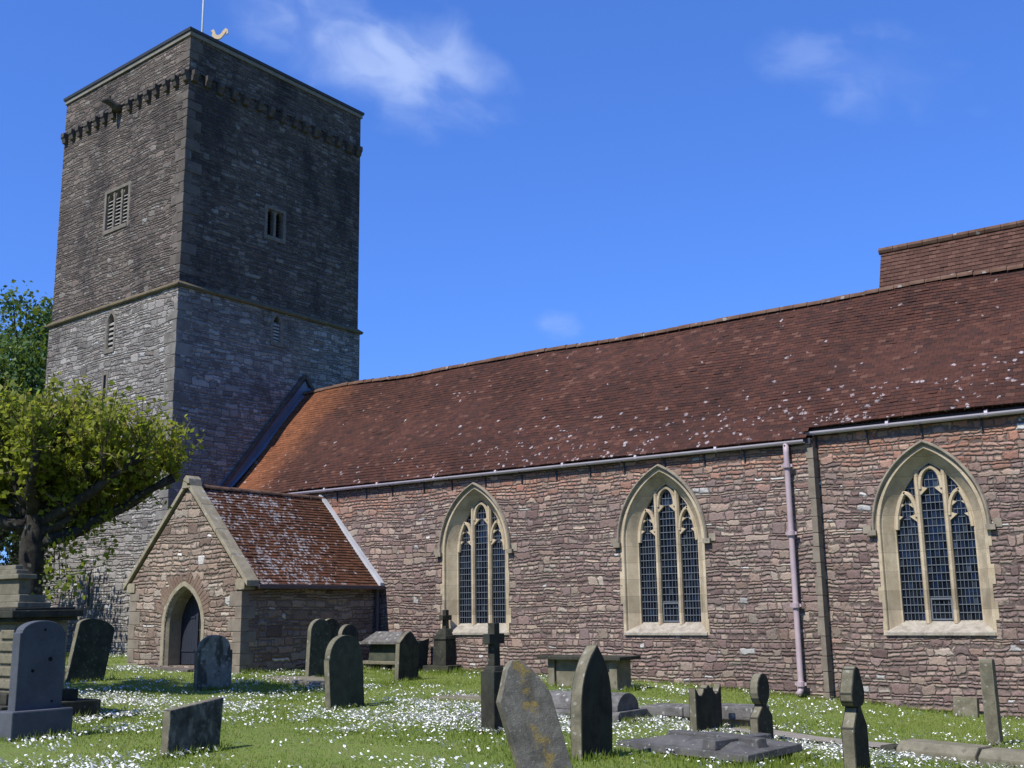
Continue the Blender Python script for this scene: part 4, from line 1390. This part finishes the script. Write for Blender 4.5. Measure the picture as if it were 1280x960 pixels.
headstone(G(-4.27, 18.15), .2, [(-.10, -.3), (.10, -.3), (.10, 1.20), (.06, 1.27), (-.08, 1.27), (-.10, 1.22)], .19, M['grave_tan'], 'tall thin post-like headstone seen edge on at the right', lean=2)


def head_post(loc, label, mat, h, wb, hr, neck, trefoil, t, lean=0):
    """shaft that narrows to a neck under a rounded head"""
    zt = h - hr * 2
    left = []
    pts = [(wb / 2, -.3), (wb / 2 * .97, zt * .72), (neck, zt - .02)]
    head = []
    for i in range(17):
        a = -70 + 320 * i / 16 - 0
        rr = hr * (1.0 + (.16 * math.cos(rad(3 * (a - 90))) if trefoil else 0.0))
        head.append((rr * math.cos(rad(a)) * (.86 if trefoil else .92), zt + hr + rr * math.sin(rad(a))))
    poly = pts + head + [(-neck, zt - .02), (-wb / 2 * .97, zt * .72), (-wb / 2, -.3)]
    return headstone(loc, wb, poly, t, mat, label, lean=lean, bevel=.014)


head_post(G(-6.64, 15.08), 'dark headstone with rounded wheel head whitened on top, beside the ledger', M['grave_dark'], .97, .52, .22, .09, False, .13)
head_post(G(-4.49, 12.78), 'dark trefoil headed headstone standing in the right foreground', M['grave_dark'], 1.13, .46, .22, .085, True, .15)


# crosses
def cross(loc, label, steps, shaft, arm, mats, lean=0, tlen=.0):
    e = empty('cross_memorial', loc)
    tag(e, label, 'cross', 'stone crosses in the churchyard')
    mb = MB()
    z = -.15
    for (sx, sy, sz, tp) in steps:
        mb.box((0, 0, z + sz / 2), (sx, sy, sz), None, 0, tp)
        z += sz
    mb.build('pedestal', mats, e, bevel=.015)
    mb = MB()
    (w, t, h), (aw, ah, az) = shaft, arm
    q = [(-w / 2, 0), (w / 2, 0), (w / 2 * .85, az - ah / 2), (aw / 2, az - ah / 2), (aw / 2, az + ah / 2), (w / 2 * .85, az + ah / 2), (w / 2 * .85, h), (-w / 2 * .85, h), (-w / 2 * .85, az + ah / 2), (-aw / 2, az + ah / 2), (-aw / 2, az - ah / 2), (-w / 2 * .85, az - ah / 2)]
    mb.ngon_prism(q, lambda u, d, zz: Vector((d, u, zz + z - .005)), -t / 2, t / 2)
    mb.build('cross', mats, e, bevel=.012)
    e.rotation_euler = (rad(lean), 0, 0)
    return e


cross(G(-18.0, 22.62 - .75), 'dark stone cross on a tapering pedestal in front of the window nearest the porch', [(.85, .85, .30, .94), (.42, .50, .62, .92), (.44, .52, .10, .9), (.34, .40, .16, .6)], (.14, .12, .46), (.36, .12, .27), M['grave_dark'])
cross(G(-9.80, 12.99), 'thin dark cross on a narrow upright pedestal behind the leaning slab', [(.50, .55, .18, .95), (.24, .33, .80, 1.0), (.20, .24, .07, .8)], (.15, .12, .60), (.36, .14, .38), M['grave_dark'])

# pedestal tomb at the far left
t1 = empty('pedestal_tomb', G(-15.5, 9.05))
tag(t1, 'large stepped pedestal tomb with heavy cornice at the left edge', 'tomb')
mb = MB()
mb.bb(-2.5, .30, -.30, 1.28, -.3, .28)
mb.bb(-2.3, .10, -.12, 1.02, .28, .44)
mb.build('plinth', M['grave_dark'], t1, bevel=.02)
mb = MB()
mb.bb(-2.15, 0, 0, .84, .44, 1.40)
mb.bb(-2.13, .012, .012, .828, 1.33, 1.44)
mb.build('body', M['grave_tan'], t1, bevel=.008)
mb = MB()
for k in range(5):                       # rusticated corner blocks on the south side
    z = .50 + k * .175
    mb.bb(-.34 - (.1 if k % 2 else 0), .012, -.03, .10, z, z + .125)
mb.build('corner_blocks', M['grave_tan'], t1, bevel=.012)
mb = MB()
mb.bb(-2.25, .10, -.10, .92, 1.44, 1.50)
mb.bb(-2.30, .16, -.16, .98, 1.50, 1.60)
mb.bb(-2.24, .06, -.06, .90, 1.60, 1.64)
mb.build('cornice', M['grave_dark'], t1, bevel=.012, rough=.012)
mb = MB()
mb.bb(-2.0, -.06, .04, .56, 1.64, 1.72)
mb.bb(-1.9, -.10, .08, .50, 1.72, 1.83)
mb.bb(-1.7, -.16, .10, .28, 1.83, 2.06)
mb.bb(-1.75, -.10, .04, .34, 2.06, 2.13)
mb.bb(-1.62, -.22, .08, .28, 2.13, 2.20)
mb.bb(-1.5, -.32, .12, .24, 2.20, 2.27)
mb.build('stepped_top', M['grave_tan'], t1, bevel=.012, rough=.010)


def tomb_parts(name, loc, label, parts, rz=0.0, cat='tomb', group=None):
    e = empty(name, loc, rad(rz))
    tag(e, label, cat, group)
    for pname, mat, boxes, bev in parts:
        mb = MB()
        for bx in boxes:
            if bx[0] == 'box':
                mb.bb(*bx[1])
            elif bx[0] == 'poly':       # section in (y,z) extruded along x
                _, sec, x0, x1 = bx
                mb.ngon_prism(sec, lambda u, d, z: Vector((d, u, z)), x0, x1)
            elif bx[0] == 'hip':        # coped lid: base rect rising to a ridge
                _, x0, x1, y0, y1, z0, z1, rx0, rx1, ry0, ry1 = bx
                mb.add([(x0, y0, z0), (x1, y0, z0), (x1, y1, z0), (x0, y1, z0), (rx0, ry0, z1), (rx1, ry0, z1), (rx1, ry1, z1), (rx0, ry1, z1)],
                       [(3, 2, 1, 0), (4, 5, 6, 7), (0, 1, 5, 4), (1, 2, 6, 5), (2, 3, 7, 6), (3, 0, 4, 7)])
            elif bx[0] == 'slab':       # free quadrilateral slab
                _, quad, z0, z1, ins = bx
                c = [sum(p[0] for p in quad) / 4, sum(p[1] for p in quad) / 4]
                lo = [(p[0], p[1], z0) for p in quad]
                hi = [(p[0] + (c[0] - p[0]) * ins, p[1] + (c[1] - p[1]) * ins, z1) for p in quad]
                mb.add(lo + hi, [(3, 2, 1, 0), (4, 5, 6, 7), (0, 1, 5, 4), (1, 2, 6, 5), (2, 3, 7, 6), (3, 0, 4, 7)])
        mb.build(pname, mat, e, bevel=bev, rough=.008)
    return e


# chest tomb below the middle window
tomb_parts('chest_tomb', G(-11.88, 19.85), 'pale panelled chest tomb with flat dark top slab below the middle window', [
    ('body', M['grave_tan'], [('box', (-1.50, -.20, .05, .50, -.2, .60))], .01),
    ('corner_pier', M['grave_tan'], [('box', (-.18, 0, 0, .56, -.2, .60))], .01),
    ('corner_pier', M['grave_tan'], [('box', (-1.68, -1.52, 0, .56, -.2, .60))], .01),
    ('top_slab', M['grave_dark'], [('box', (-1.86, .16, -.14, .72, .60, .67))], .012)])
# chest tomb by the porch
tomb_parts('chest_tomb', G(-18.55, 20.75), 'green stained chest tomb with sloped lid on feet beside the porch pipe', [
    ('body', M['grave_green'], [('poly', [(.02, .26), (.58, .26), (.52, .66), (.08, .66)], -1.02, -.12)], .01),
    ('base_slab', M['grave_tan'], [('box', (-1.16, .02, -.06, .66, .18, .26))], .012),
    ('foot', M['grave_tan'], [('box', (-1.06, -.90, .0, .60, -.1, .18))], .012),
    ('foot', M['grave_tan'], [('box', (-.62, -.48, .0, .60, -.1, .18))], .012),
    ('foot', M['grave_tan'], [('box', (-.22, -.06, .0, .60, -.1, .18))], .012),
    ('lid', M['grave_grey'], [('box', (-1.22, .08, -.12, .72, .66, .73)), ('hip', -1.18, .04, -.08, .68, .73, .96, -1.0, -.14, .28, .34)], .012)])
# coped tomb with rounded top
rt_ = [(.06, .16)] + [(.38 + .33 * math.cos(rad(180 - a)), .20 + .24 * math.sin(rad(a))) for a in range(0, 181, 15)] + [(.70, .16)]
tomb_parts('coped_tomb', G(-9.07, 15.18), 'lichened round backed coped tomb with dark end on a broad plinth', [
    ('plinth', M['grave_grey'], [('poly', [(-.02, -.2), (1.02, -.2), (1.02, .04), (.86, .18), (.04, .18), (-.02, .14)], -1.55, 0)], .015),
    ('rounded_body', M['grave_grey'], [('poly', rt_, -1.52, -.06)], .008)])
# kerbed low tomb behind the wavy stone
tomb_parts('low_tomb', G(-7.46, 16.35), 'low two tiered ledger tomb of weathered slabs behind the wavy headstone', [
    ('base', M['grave_tan'], [('box', (-1.95, 0, .06, .84, -.2, .17))], .02),
    ('top_slab', M['grave_grey'], [('box', (-1.12, .06, -.02, .62, .17, .36)), ('box', (-1.9, -1.14, .0, .66, .175, .32))], .02)])
# big coped ledger with a cross in relief
LQ = [(-2.1, -.10), (.0, -.62), (.12, .74), (-1.5, 1.5)]
lt = tomb_parts('ledger_tomb', G(-5.70, 13.02, .0), 'big flat coped ledger slab with raised ridge and cross, raised off the grass', [
    ('base', M['grave_dark'], [('slab', [(p[0] * .86 - .1, p[1] * .86 + .05) for p in LQ], -.2, .06, 0.0)], .01),
    ('slab', M['grave_ledger'], [('slab', LQ, .06, .15, .02), ('slab', [(p[0] * .86 - .10, p[1] * .80 + .06) for p in LQ], .15, .225, .38)], .012),
    ('raised_cross', M['grave_ledger'], [('slab', [(-1.55, .28), (-.12, -.06), (-.08, .14), (-1.5, .48)], .15, .27, .04), ('slab', [(-.72, -.36), (-.52, -.42), (-.24, .66), (-.44, .72)], .15, .262, .04)], .012)])
# coped kerb tomb, right foreground
tomb_parts('kerb_tomb', G(-4.95, 15.35), 'long low coped grave kerb of broken pale blocks at the right edge', [
    ('kerb', M['grave_tan'], [('poly', [(0, -.2), (.5, -.2), (.5, .10), (.40, .2), (.10, .2), (0, .10)], 0, 1.12), ('poly', [(0, -.2), (.5, -.2), (.5, .09), (.40, .185), (.10, .185), (0, .09)], 1.16, 3.4)], .02),
    ('end_block', M['grave_dark'], [('box', (-.28, -.06, .05, .38, -.2, .12))], .03)], rz=-16)
# flat slabs in the grass
tomb_parts('ledger_slab', G(-17.6, 16.9), 'flat grey ledger slab lying in the grass before the tall stones by the porch', [
    ('slab', M['grave_tan'], [('slab', [(-1.9, .35), (1.1, -.65), (1.3, .1), (-1.3, 1.2)], -.1, .09, .02)], .015)], cat='ledger stone', group=None)
tomb_parts('ledger_slab', G(-12.6, 16.3), 'flat brownish ledger slab half sunk in daisies left of the thin cross', [
    ('slab', M['grave_tan'], [('slab', [(-1.0, -.25), (.9, -.35), (.9, .40), (-.9, .5)], -.1, .07, .02)], .015)], cat='ledger stone')
tomb_parts('ledger_slab', G(-10.75, 14.1), 'small grey slab flush with the grass at the foot of the thin cross', [
    ('slab', M['grave_grey'], [('slab', [(-.6, -.25), (.45, -.4), (.5, .4), (-.5, .5)], -.1, .065, .02)], .015)], cat='ledger stone')

# ------------------------------------------------------------------ trees
def leaf_mat(name, pal, trans=.35):
    m, nt, b = new_mat(name)
    at = nt.n('ShaderNodeAttribute', dict(attribute_name='rnd')).outputs['Fac']
    col = nt.ramp(at, pal)
    nt.t.links.new(col, b.inputs['Base Color'])
    b.inputs['Roughness'].default_value = 0.55
    b.inputs['Specular IOR Level'].default_value = 0.3
    tr = nt.n('ShaderNodeBsdfTranslucent', None, Color=nt.mix(0.5, col, (.30, .36, .03)))
    mx = nt.n('ShaderNodeMixShader', None, Fac=trans)
    nt.t.links.new(b.outputs[0], mx.inputs[1])
    nt.t.links.new(tr.outputs[0], mx.inputs[2])
    out = next(n for n in nt.t.nodes if n.type == 'OUTPUT_MATERIAL')
    nt.t.links.new(mx.outputs[0], out.inputs[0])
    return m


M['lime_leaf'] = leaf_mat('lime_leaves', [(0, (.11, .16, .018)), (.45, (.22, .255, .024)), (.8, (.30, .295, .036)), (1, (.36, .28, .06))], .6)
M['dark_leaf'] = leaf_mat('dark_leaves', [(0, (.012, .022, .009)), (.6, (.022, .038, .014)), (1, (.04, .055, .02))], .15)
M['far_leaf'] = leaf_mat('far_leaves', [(0, (.035, .075, .018)), (.5, (.055, .11, .026)), (1, (.085, .145, .04))], .3)
M['bark'] = plainstone('tree_bark', (.022, .019, .015), (.058, .052, .040), ((.20, .20, .15), 8.0, .7, .6), 6.0, 1.0, 0.03)
M['shoot'] = simple('green_shoot', (.12, .10, .04), 0.7)


def leaves_mesh(name, P, size, mat, parent, up_bias=0.3, rndc=None):
    """P: (n,3) leaf centres; each leaf is a folded diamond of two triangles"""
    n = len(P)
    P = np.asarray(P)
    a = RNG.normal(size=(n, 3))
    a[:, 2] += up_bias
    a /= np.linalg.norm(a, axis=1)[:, None]
    c = RNG.normal(size=(n, 3))
    bvec = np.cross(a, c)
    bvec /= np.linalg.norm(bvec, axis=1)[:, None]
    nn = np.cross(a, bvec)
    s = size * RNG.uniform(.45, 1.4, size=(n, 1))
    v0, v2 = P - a * s * .5, P + a * s * .55
    v1, v3 = P + bvec * s * .36 + nn * s * .10, P - bvec * s * .36 + nn * s * .10
    V = np.stack([v0, v1, v2, v3], 1).reshape(-1, 3)
    me = bpy.data.meshes.new(name)
    idx = np.arange(n) * 4
    F = np.stack([np.stack([idx, idx + 1, idx + 2], 1), np.stack([idx, idx + 2, idx + 3], 1)], 1).reshape(-1, 3)
    me.vertices.add(len(V))
    me.vertices.foreach_set('co', V.ravel())
    me.loops.add(F.size)
    me.loops.foreach_set('vertex_index', F.ravel().astype(np.int32))
    me.polygons.add(len(F))
    me.polygons.foreach_set('loop_start', (np.arange(len(F)) * 3).astype(np.int32))
    me.update(calc_edges=True)
    at = me.attributes.new('rnd', 'FLOAT', 'FACE')
    r = RNG.random(n) if rndc is None else rndc
    at.data.foreach_set('value', np.repeat(r, 2).astype(np.float32))
    me.materials.append(mat)
    o = bpy.data.objects.new(name, me)
    COL.objects.link(o)
    o.parent = parent
    return o


# pollarded lime in front of the tower
TB = Vector((-18.95, 11.25, gh(-18.95, 11.25)))
lime = empty('lime_tree', TB)
tag(lime, 'pollarded lime tree with bright yellow-green shoots in front of the tower', 'tree')
CR = Vector((.81, .59, 0))              # across the view
CD = Vector((-.59, .81, 0))
tk = MB()
trunk_top = Vector((.02, 0, 2.7))
tk.tube([(0, 0, -.4), (0, 0, .05), (.03, .02, .8), (.0, .02, 1.7), (.03, 0, 2.7), (.06, .04, 3.2), (.02, .05, 3.9)], [.40, .29, .22, .20, .22, .20, .12], 12)
knuckles = []
ld = random.Random(5)
limbs = [(2.4, .15, 3.85, 2.5), (1.75, .9, 3.7, 2.5), (2.05, -.7, 4.2, 2.9), (1.1, .2, 4.6, 3.0), (.4, .8, 4.7, 3.3), (-.6, -.5, 4.75, 3.2), (-1.5, .2, 4.5, 3.0), (-2.3, -.6, 4.1, 2.8), (-1.6, 1.2, 4.2, 2.9), (.5, -1.3, 4.3, 3.0), (-2.7, .5, 4.0, 2.7), (1.5, -.2, 3.9, 2.7)]
for (a, d, z, z0) in limbs:
    end = CR * a + CD * d + Vector((0, 0, z))
    st = Vector((0.02, .02, z0 + .2))
    pts, rr = [], []
    for i in range(7):
        t = i / 6
        p = st.lerp(end, t)
        p.z += math.sin(t * PI) * -.12
        p += Vector(mnoise.noise_vector(Vector((a * 3 + t * 4, d * 2, z)))) * .14 * (0 if i == 0 else 1)
        pts.append(p)
        rr.append(.095 * (1 - t) + .045)
    rr[-1] = .085
    rr[-2] = .06
    tk.tube(pts, rr, 9)
    knuckles.append((pts[-1], 1.0))
    for i in (2, 3, 4, 5):
        knuckles.append((pts[i], .8))
    # a stubby side branch or two
    for i in (3, 4):
        q = pts[i] + CR * ld.uniform(-.5, .6) + CD * ld.uniform(-.6, .6) + Vector((0, 0, ld.uniform(.35, .75)))
        tk.tube([pts[i], pts[i].lerp(q, .5) + Vector((0, 0, .06)), q], [.05, .035, .045], 7)
        knuckles.append((q, .9))
trunk = tk.build('trunk', M['bark'], lime, smooth=True, rough=.03)
LP = []
sh = MB()
for (kp, wgt) in knuckles:
    ns = int(30 * wgt)
    for _ in range(ns):
        dv = Vector((ld.gauss(0, .27), ld.gauss(0, .27), ld.uniform(.7, 1.1))).normalized()
        L = ld.uniform(.45, 1.15) * (0.75 + .25 * wgt)
        if ld.random() < .13:                   # side shoots that droop below the limbs
            dv = Vector((ld.gauss(0, 1), ld.gauss(0, 1), ld.uniform(-.5, .3))).normalized()
            L *= .55
        p1 = kp + dv * L
        p1.z -= .10 * L * (1 - dv.z)
        sh.tube([kp, kp + dv * L * .5, p1], [.011, .008, .004], 4, False)
        nl = int(L * 16)
        for k in range(nl):
            t = .18 + .82 * k / max(nl - 1, 1)
            q = kp.lerp(p1, t) + Vector((ld.gauss(0, .075), ld.gauss(0, .075), ld.gauss(0, .05)))
            LP.append(tuple(q))
# hanging spray on the right of the trunk
for _ in range(45):
    c = CR * ld.uniform(.35, 1.35) + CD * ld.uniform(-.3, .5)
    z = ld.uniform(1.9, 3.1) if c.dot(CR) < 1.0 else ld.uniform(2.3, 3.3)
    for k in range(5):
        LP.append((c.x + ld.gauss(0, .1), c.y + ld.gauss(0, .1), z - k * .07))
for k in range(4):
    a = .3 + k * .13
    p0 = CR * .1 + Vector((0, 0, 3.3))
    p2 = CR * a + CD * ld.uniform(-.3, .4) + Vector((0, 0, ld.uniform(1.9, 2.6)))
    sh.tube([p0, p0.lerp(p2, .5) + CR * .15 + Vector((0, 0, .25)), p2], [.02, .013, .006], 5, False)
sh.build('shoots', M['shoot'], lime)
LPa = np.array(LP)
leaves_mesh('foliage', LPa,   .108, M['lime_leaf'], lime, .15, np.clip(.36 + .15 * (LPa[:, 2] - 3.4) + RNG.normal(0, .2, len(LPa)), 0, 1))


def clump_tree(name, loc, label, height, rx, rz, z0, nclump, nleaf, size, mat, seed, trunk_r=.35, group=None):
    rd = np.random.default_rng(seed)
    e = empty(name, loc)
    tag(e, label, 'tree', group)
    tk = MB()
    tk.tube([(0, 0, -.5), (0, 0, .2), (.1, .05, z0), (.1, 0, height * .7)], [trunk_r * 1.5, trunk_r, trunk_r * .8, trunk_r * .3], 10)
    P = []
    for k in range(nclump):
        u = rd.normal(size=3)
        u /= np.linalg.norm(u)
        r = rd.uniform(.45, 1.0) ** .6
        c = np.array([u[0] * rx * r, u[1] * rx * r, z0 + rz + u[2] * rz * r])
        cr = rd.uniform(.09, .17) * (rx + rz)
        q = rd.normal(size=(nleaf // nclump, 3)) * np.array([cr, cr, cr * .6]) * .6
        P.append(c + q)
        if k % 2 == 0:
            m0 = Vector((.1, 0, z0 + rd.uniform(-.1, .5) * rz))
            tk.tube([m0, m0.lerp(Vector(c), .5) + Vector((0, 0, .3)), c], [trunk_r * .32, trunk_r * .2, .03], 6, False)
    tk.build('trunk', M['bark'], e, smooth=True)
    leaves_mesh('foliage', np.concatenate(P), size, mat, e, .3)
    return e


clump_tree('broadleaf_tree', (-46.5, 27.0, .7), 'tall green broadleaf tree showing beyond the left edge of the tower', 15.5, 4.2, 4.9, 5.6, 90, 26000, .22, M['far_leaf'], 3)
clump_tree('broadleaf_tree', (-51.5, 25.5, .7), 'lower green broadleaf tree at the far left behind the lime', 12.0, 4.0, 4.0, 3.4, 60, 16000, .22, M['far_leaf'], 8)
clump_tree('yew_tree', (-31.0, 16.2, .5), 'dark yew behind the lime trunk at the left edge', 5.5, 2.3, 2.7, .2, 60, 9000, .15, M['dark_leaf'], 4)

south = clump_tree('broadleaf_tree', (-50.0, -15.0, .2), 'broad green tree across the lane south of the churchyard', 9.0, 4.6, 3.0, .8, 40, 4000, .55, M['far_leaf'], 12, .35, 'trees across the lane south of the churchyard')
for k in range(1, 8):
    c = south.copy()
    COL.objects.link(c)
    c.location = (-50.0 + k * 6.6, -15.0 + 2.0 * math.sin(k * 2.3), .2)
    c.rotation_euler = (0, 0, k * 1.3)
    c.scale = (1, 1, .70 + .10 * (k % 3))
    for ch in list(south.children):
        d = ch.copy()
        COL.objects.link(d)
        d.parent = c

for k in range(6):  # unseen tree row added to cut eastern sky fill on the shaded faces
    c = south.copy()
    COL.objects.link(c)
    c.location = (17.5 + 2.0 * math.sin(k * 1.9), -9.0 + k * 4.8, -.5)
    c.rotation_euler = (0, 0, k * 1.1 + .5)
    c.scale = (1, 1, 1.25 + .12 * (k % 3))
    c['label'] = 'unseen leafy tree added east of the churchyard to block low sky light'
    c['group'] = 'unseen trees added to screen the low eastern sky'
    for ch in list(south.children):
        d = ch.copy()
        COL.objects.link(d)
        d.parent = c

# ------------------------------------------------------------------ grass and daisies
def vnoise(x, y, s, seed):
    """cheap smooth value noise on arrays"""
    r = np.random.default_rng(seed).random((64, 64))
    xf, yf = np.asarray(x) * s + 1000, np.asarray(y) * s + 1000
    xi, yi = np.floor(xf).astype(int), np.floor(yf).astype(int)
    tx, ty = xf - xi, yf - yi
    tx, ty = tx * tx * (3 - 2 * tx), ty * ty * (3 - 2 * ty)
    g = lambda a, b_: r[a % 64, b_ % 64]
    return (g(xi, yi) * (1 - tx) + g(xi + 1, yi) * tx) * (1 - ty) + (g(xi, yi + 1) * (1 - tx) + g(xi + 1, yi + 1) * tx) * ty


def inside_building(x, y):
    nave = (x > -26.6) & (y > np.where(x < XB, 21.97, 22.17))
    por = (x > -24.95) & (x < -20.35) & (y > 16.8)
    tow = (x < -26.4) & (y > 19.8)
    pth = (x > -7.75) & (x < 1.7) & (y > 15.9) & (y < 16.8)
    return nave | por | tow | pth


def in_view(x, y):
    """rough wedge that the lawn in the photograph covers, with a margin each side"""
    a = np.degrees(np.arctan2(-x, y))
    d = np.hypot(x, y)
    return (a > 3) & (a < 70) & (d > 8.5) & (d < 36)


n = 340000
gxs, gys = RNG.uniform(-31, 1, n), RNG.uniform(3.5, 22.2, n)
kp = in_view(gxs, gys) & ~inside_building(gxs, gys)
dd = np.hypot(gxs, gys)
kp &= RNG.random(n) < np.clip(20.0 / dd, .35, 1)
gxs, gys = gxs[kp], gys[kp]
n = len(gxs)
nlawn = n
ex, ey = [], []
for ob in list(COL.objects):                 # the mower misses the grass against the stones
    if ob.parent is None and ob.get('category') in ('headstone', 'cross', 'tomb', 'ledger stone'):
        bx = [ob.matrix_basis @ Vector(c) for ch in ([ob] + list(ob.children)) if ch.type == 'MESH' for c in ([ch.matrix_basis @ Vector(q) for q in ch.bound_box] if ch is not ob else [Vector(q) for q in ch.bound_box])]
        x0_, x1_ = min(p.x for p in bx), max(p.x for p in bx)
        y0_, y1_ = min(p.y for p in bx), max(p.y for p in bx)
        per = int(260 * ((x1_ - x0_) + (y1_ - y0_)))
        for _ in range(per):
            q = random.gauss(0.0, .05)
            if random.random() < (x1_ - x0_) / ((x1_ - x0_) + (y1_ - y0_)):
                ex.append(random.uniform(x0_, x1_)); ey.append((y0_ - abs(q)) if random.random() < .5 else (y1_ + abs(q)))
            else:
                ey.append(random.uniform(y0_, y1_)); ex.append((x0_ - abs(q)) if random.random() < .35 else (x1_ + abs(q)))
for _ in range(5200):
    x_ = random.uniform(-20.3, 1.0)
    ex.append(x_); ey.append((22.0 if x_ < XB else 22.25) - abs(random.gauss(0, .07)))
for _ in range(1400):
    ex.append(-20.38 + abs(random.gauss(0, .06))); ey.append(random.uniform(17.4, 21.9))
gxs, gys = np.concatenate([gxs, ex]), np.concatenate([gys, ey])
n = len(gxs)
tuft = np.where(np.arange(n) >= nlawn, RNG.uniform(1.6, 3.6, n), 1.0)
gzs = gz(gxs, gys) - .015
ln = RNG.uniform(.018, .042, n) * (0.6 + .8 * vnoise(gxs, gys, 1.3, 2)) * tuft
th = RNG.uniform(0, 2 * PI, n)
wd = RNG.uniform(.006, .013, n)
dx, dy = np.cos(th) * wd, np.sin(th) * wd
lx, ly = RNG.normal(0, .35, n) * ln, RNG.normal(0, .35, n) * ln
V = np.stack([np.stack([gxs - dx, gys - dy, gzs], 1), np.stack([gxs + dx, gys + dy, gzs], 1), np.stack([gxs + lx, gys + ly, gzs + ln + .02], 1)], 1).reshape(-1, 3)


def tri_mesh(name, V, F, mats, rnd=None, mi=None):
    me = bpy.data.meshes.new(name)
    me.vertices.add(len(V))
    me.vertices.foreach_set('co', V.astype(np.float32).ravel())
    me.loops.add(F.size)
    me.loops.foreach_set('vertex_index', F.ravel().astype(np.int32))
    me.polygons.add(len(F))
    me.polygons.foreach_set('loop_start', (np.arange(len(F)) * F.shape[1]).astype(np.int32))
    me.update(calc_edges=True)
    for m in mats:
        me.materials.append(m)
    if mi is not None:
        me.polygons.foreach_set('material_index', mi.astype(np.int32))
    if rnd is not None:
        a = me.attributes.new('rnd', 'FLOAT', 'FACE')
        a.data.foreach_set('value', rnd.astype(np.float32))
    o = bpy.data.objects.new(name, me)
    COL.objects.link(o)
    return o


M['blade'] = leaf_mat('grass_blades', [(0, (.165, .23, .038)), (.4, (.22, .295, .052)), (.75, (.265, .325, .07)), (1, (.30, .28, .11))], .5)
rn = np.clip(.15 + .6 * vnoise(gxs, gys, .7, 5) + RNG.normal(0, .18, n), 0, 1)
o = tri_mesh('grass', V, np.arange(n * 3).reshape(-1, 3), [M['blade']], rn)
tag(o, 'short green churchyard grass', 'grass', None, 'stuff')

m, nt, b = new_mat('daisy_petals')
tcn = nt.n('ShaderNodeTexCoord').outputs['Object']
col = nt.mix(nt.noise(tcn, 3.0, 3.0), (.70, .70, .68), (.84, .84, .80))
nt.t.links.new(col, b.inputs['Base Color'])
M['petal'] = m
M['eye'] = simple('daisy_eye', (.55, .40, .03), 0.8)
nc = 110000
cx, cy = RNG.uniform(-29, 0, nc), RNG.uniform(4.5, 22, nc)
den = .05 + .95 * np.clip((vnoise(cx, cy, .42, 31) * .55 + vnoise(cx, cy, 1.25, 32) * .45 - .40) / .28, 0, 1)
# thick drift across the middle of the lawn, thinner under the wall and in front
drift = np.exp(-((cy - (13.9 + .05 * (cx + 12))) / 2.4) ** 2)
wall = np.where(cy > 17.3, .38, 1.0)
strk = np.clip((vnoise(cx * .35 + cy * .2, cy * 1.2, .9, 41) - .35) / .3, 0, 1)
den = np.clip(den * (.60 + .25 * drift + .20 * np.exp(-((cx + 17) / 4.0) ** 2)) * (.35 + .75 * strk), .012, 1) * wall
kp = in_view(cx, cy) & ~inside_building(cx, cy) & (RNG.random(nc) < den)
cx, cy = cx[kp], cy[kp]
cnt = RNG.integers(1, 8, len(cx))
px = np.repeat(cx, cnt) + RNG.normal(0, .055, cnt.sum())
py = np.repeat(cy, cnt) + RNG.normal(0, .055, cnt.sum())
kp = ~inside_building(px, py)
px, py = px[kp], py[kp]
nd = len(px)
pz = gz(px, py) + RNG.uniform(.035, .08, nd)
rr = RNG.uniform(.009, .019, nd)
tilt = RNG.normal(0, .45, (nd, 2))
tilt[:, 1] -= .30                            # flowers turn towards the sun in the south
K = 7
ang = np.arange(K) * 2 * PI / K
ring = np.zeros((nd, K, 3))
ca, sa = np.cos(ang)[None, :], np.sin(ang)[None, :]
ring[:, :, 0] = px[:, None] + rr[:, None] * ca
ring[:, :, 1] = py[:, None] + rr[:, None] * sa
ring[:, :, 2] = pz[:, None] - rr[:, None] * (ca * -tilt[:, :1] + sa * -tilt[:, 1:])
ctr = np.stack([px, py, pz + .002], 1)[:, None, :]
V = np.concatenate([ctr, ring], 1)            # (nd, K+1, 3)
base = (np.arange(nd) * (K + 1))[:, None, None]
F = np.stack([np.zeros(K, int), 1 + np.arange(K), 1 + (np.arange(K) + 1) % K], 1)[None] + base
# yellow eyes: small triangles just above the petals
er = rr * .38
eye = np.stack([np.stack([px + er * math.cos(a), py + er * math.sin(a), pz + .006 + er * (math.sin(a) * tilt[:, 1])], 1) for a in (0, 2.1, 4.2)], 1)
V2 = np.concatenate([V.reshape(-1, 3), eye.reshape(-1, 3)])
F2 = np.concatenate([F.reshape(-1, 3), nd * (K + 1) + np.arange(nd * 3).reshape(-1, 3)])
mi = np.concatenate([np.zeros(nd * K), np.ones(nd)])
o = tri_mesh('daisies', V2, F2, [M['petal'], M['eye']], None, mi)
tag(o, 'white daisies scattered thickly through the lawn', 'daisies', None, 'stuff')
print('daisies', nd, 'blades', n)
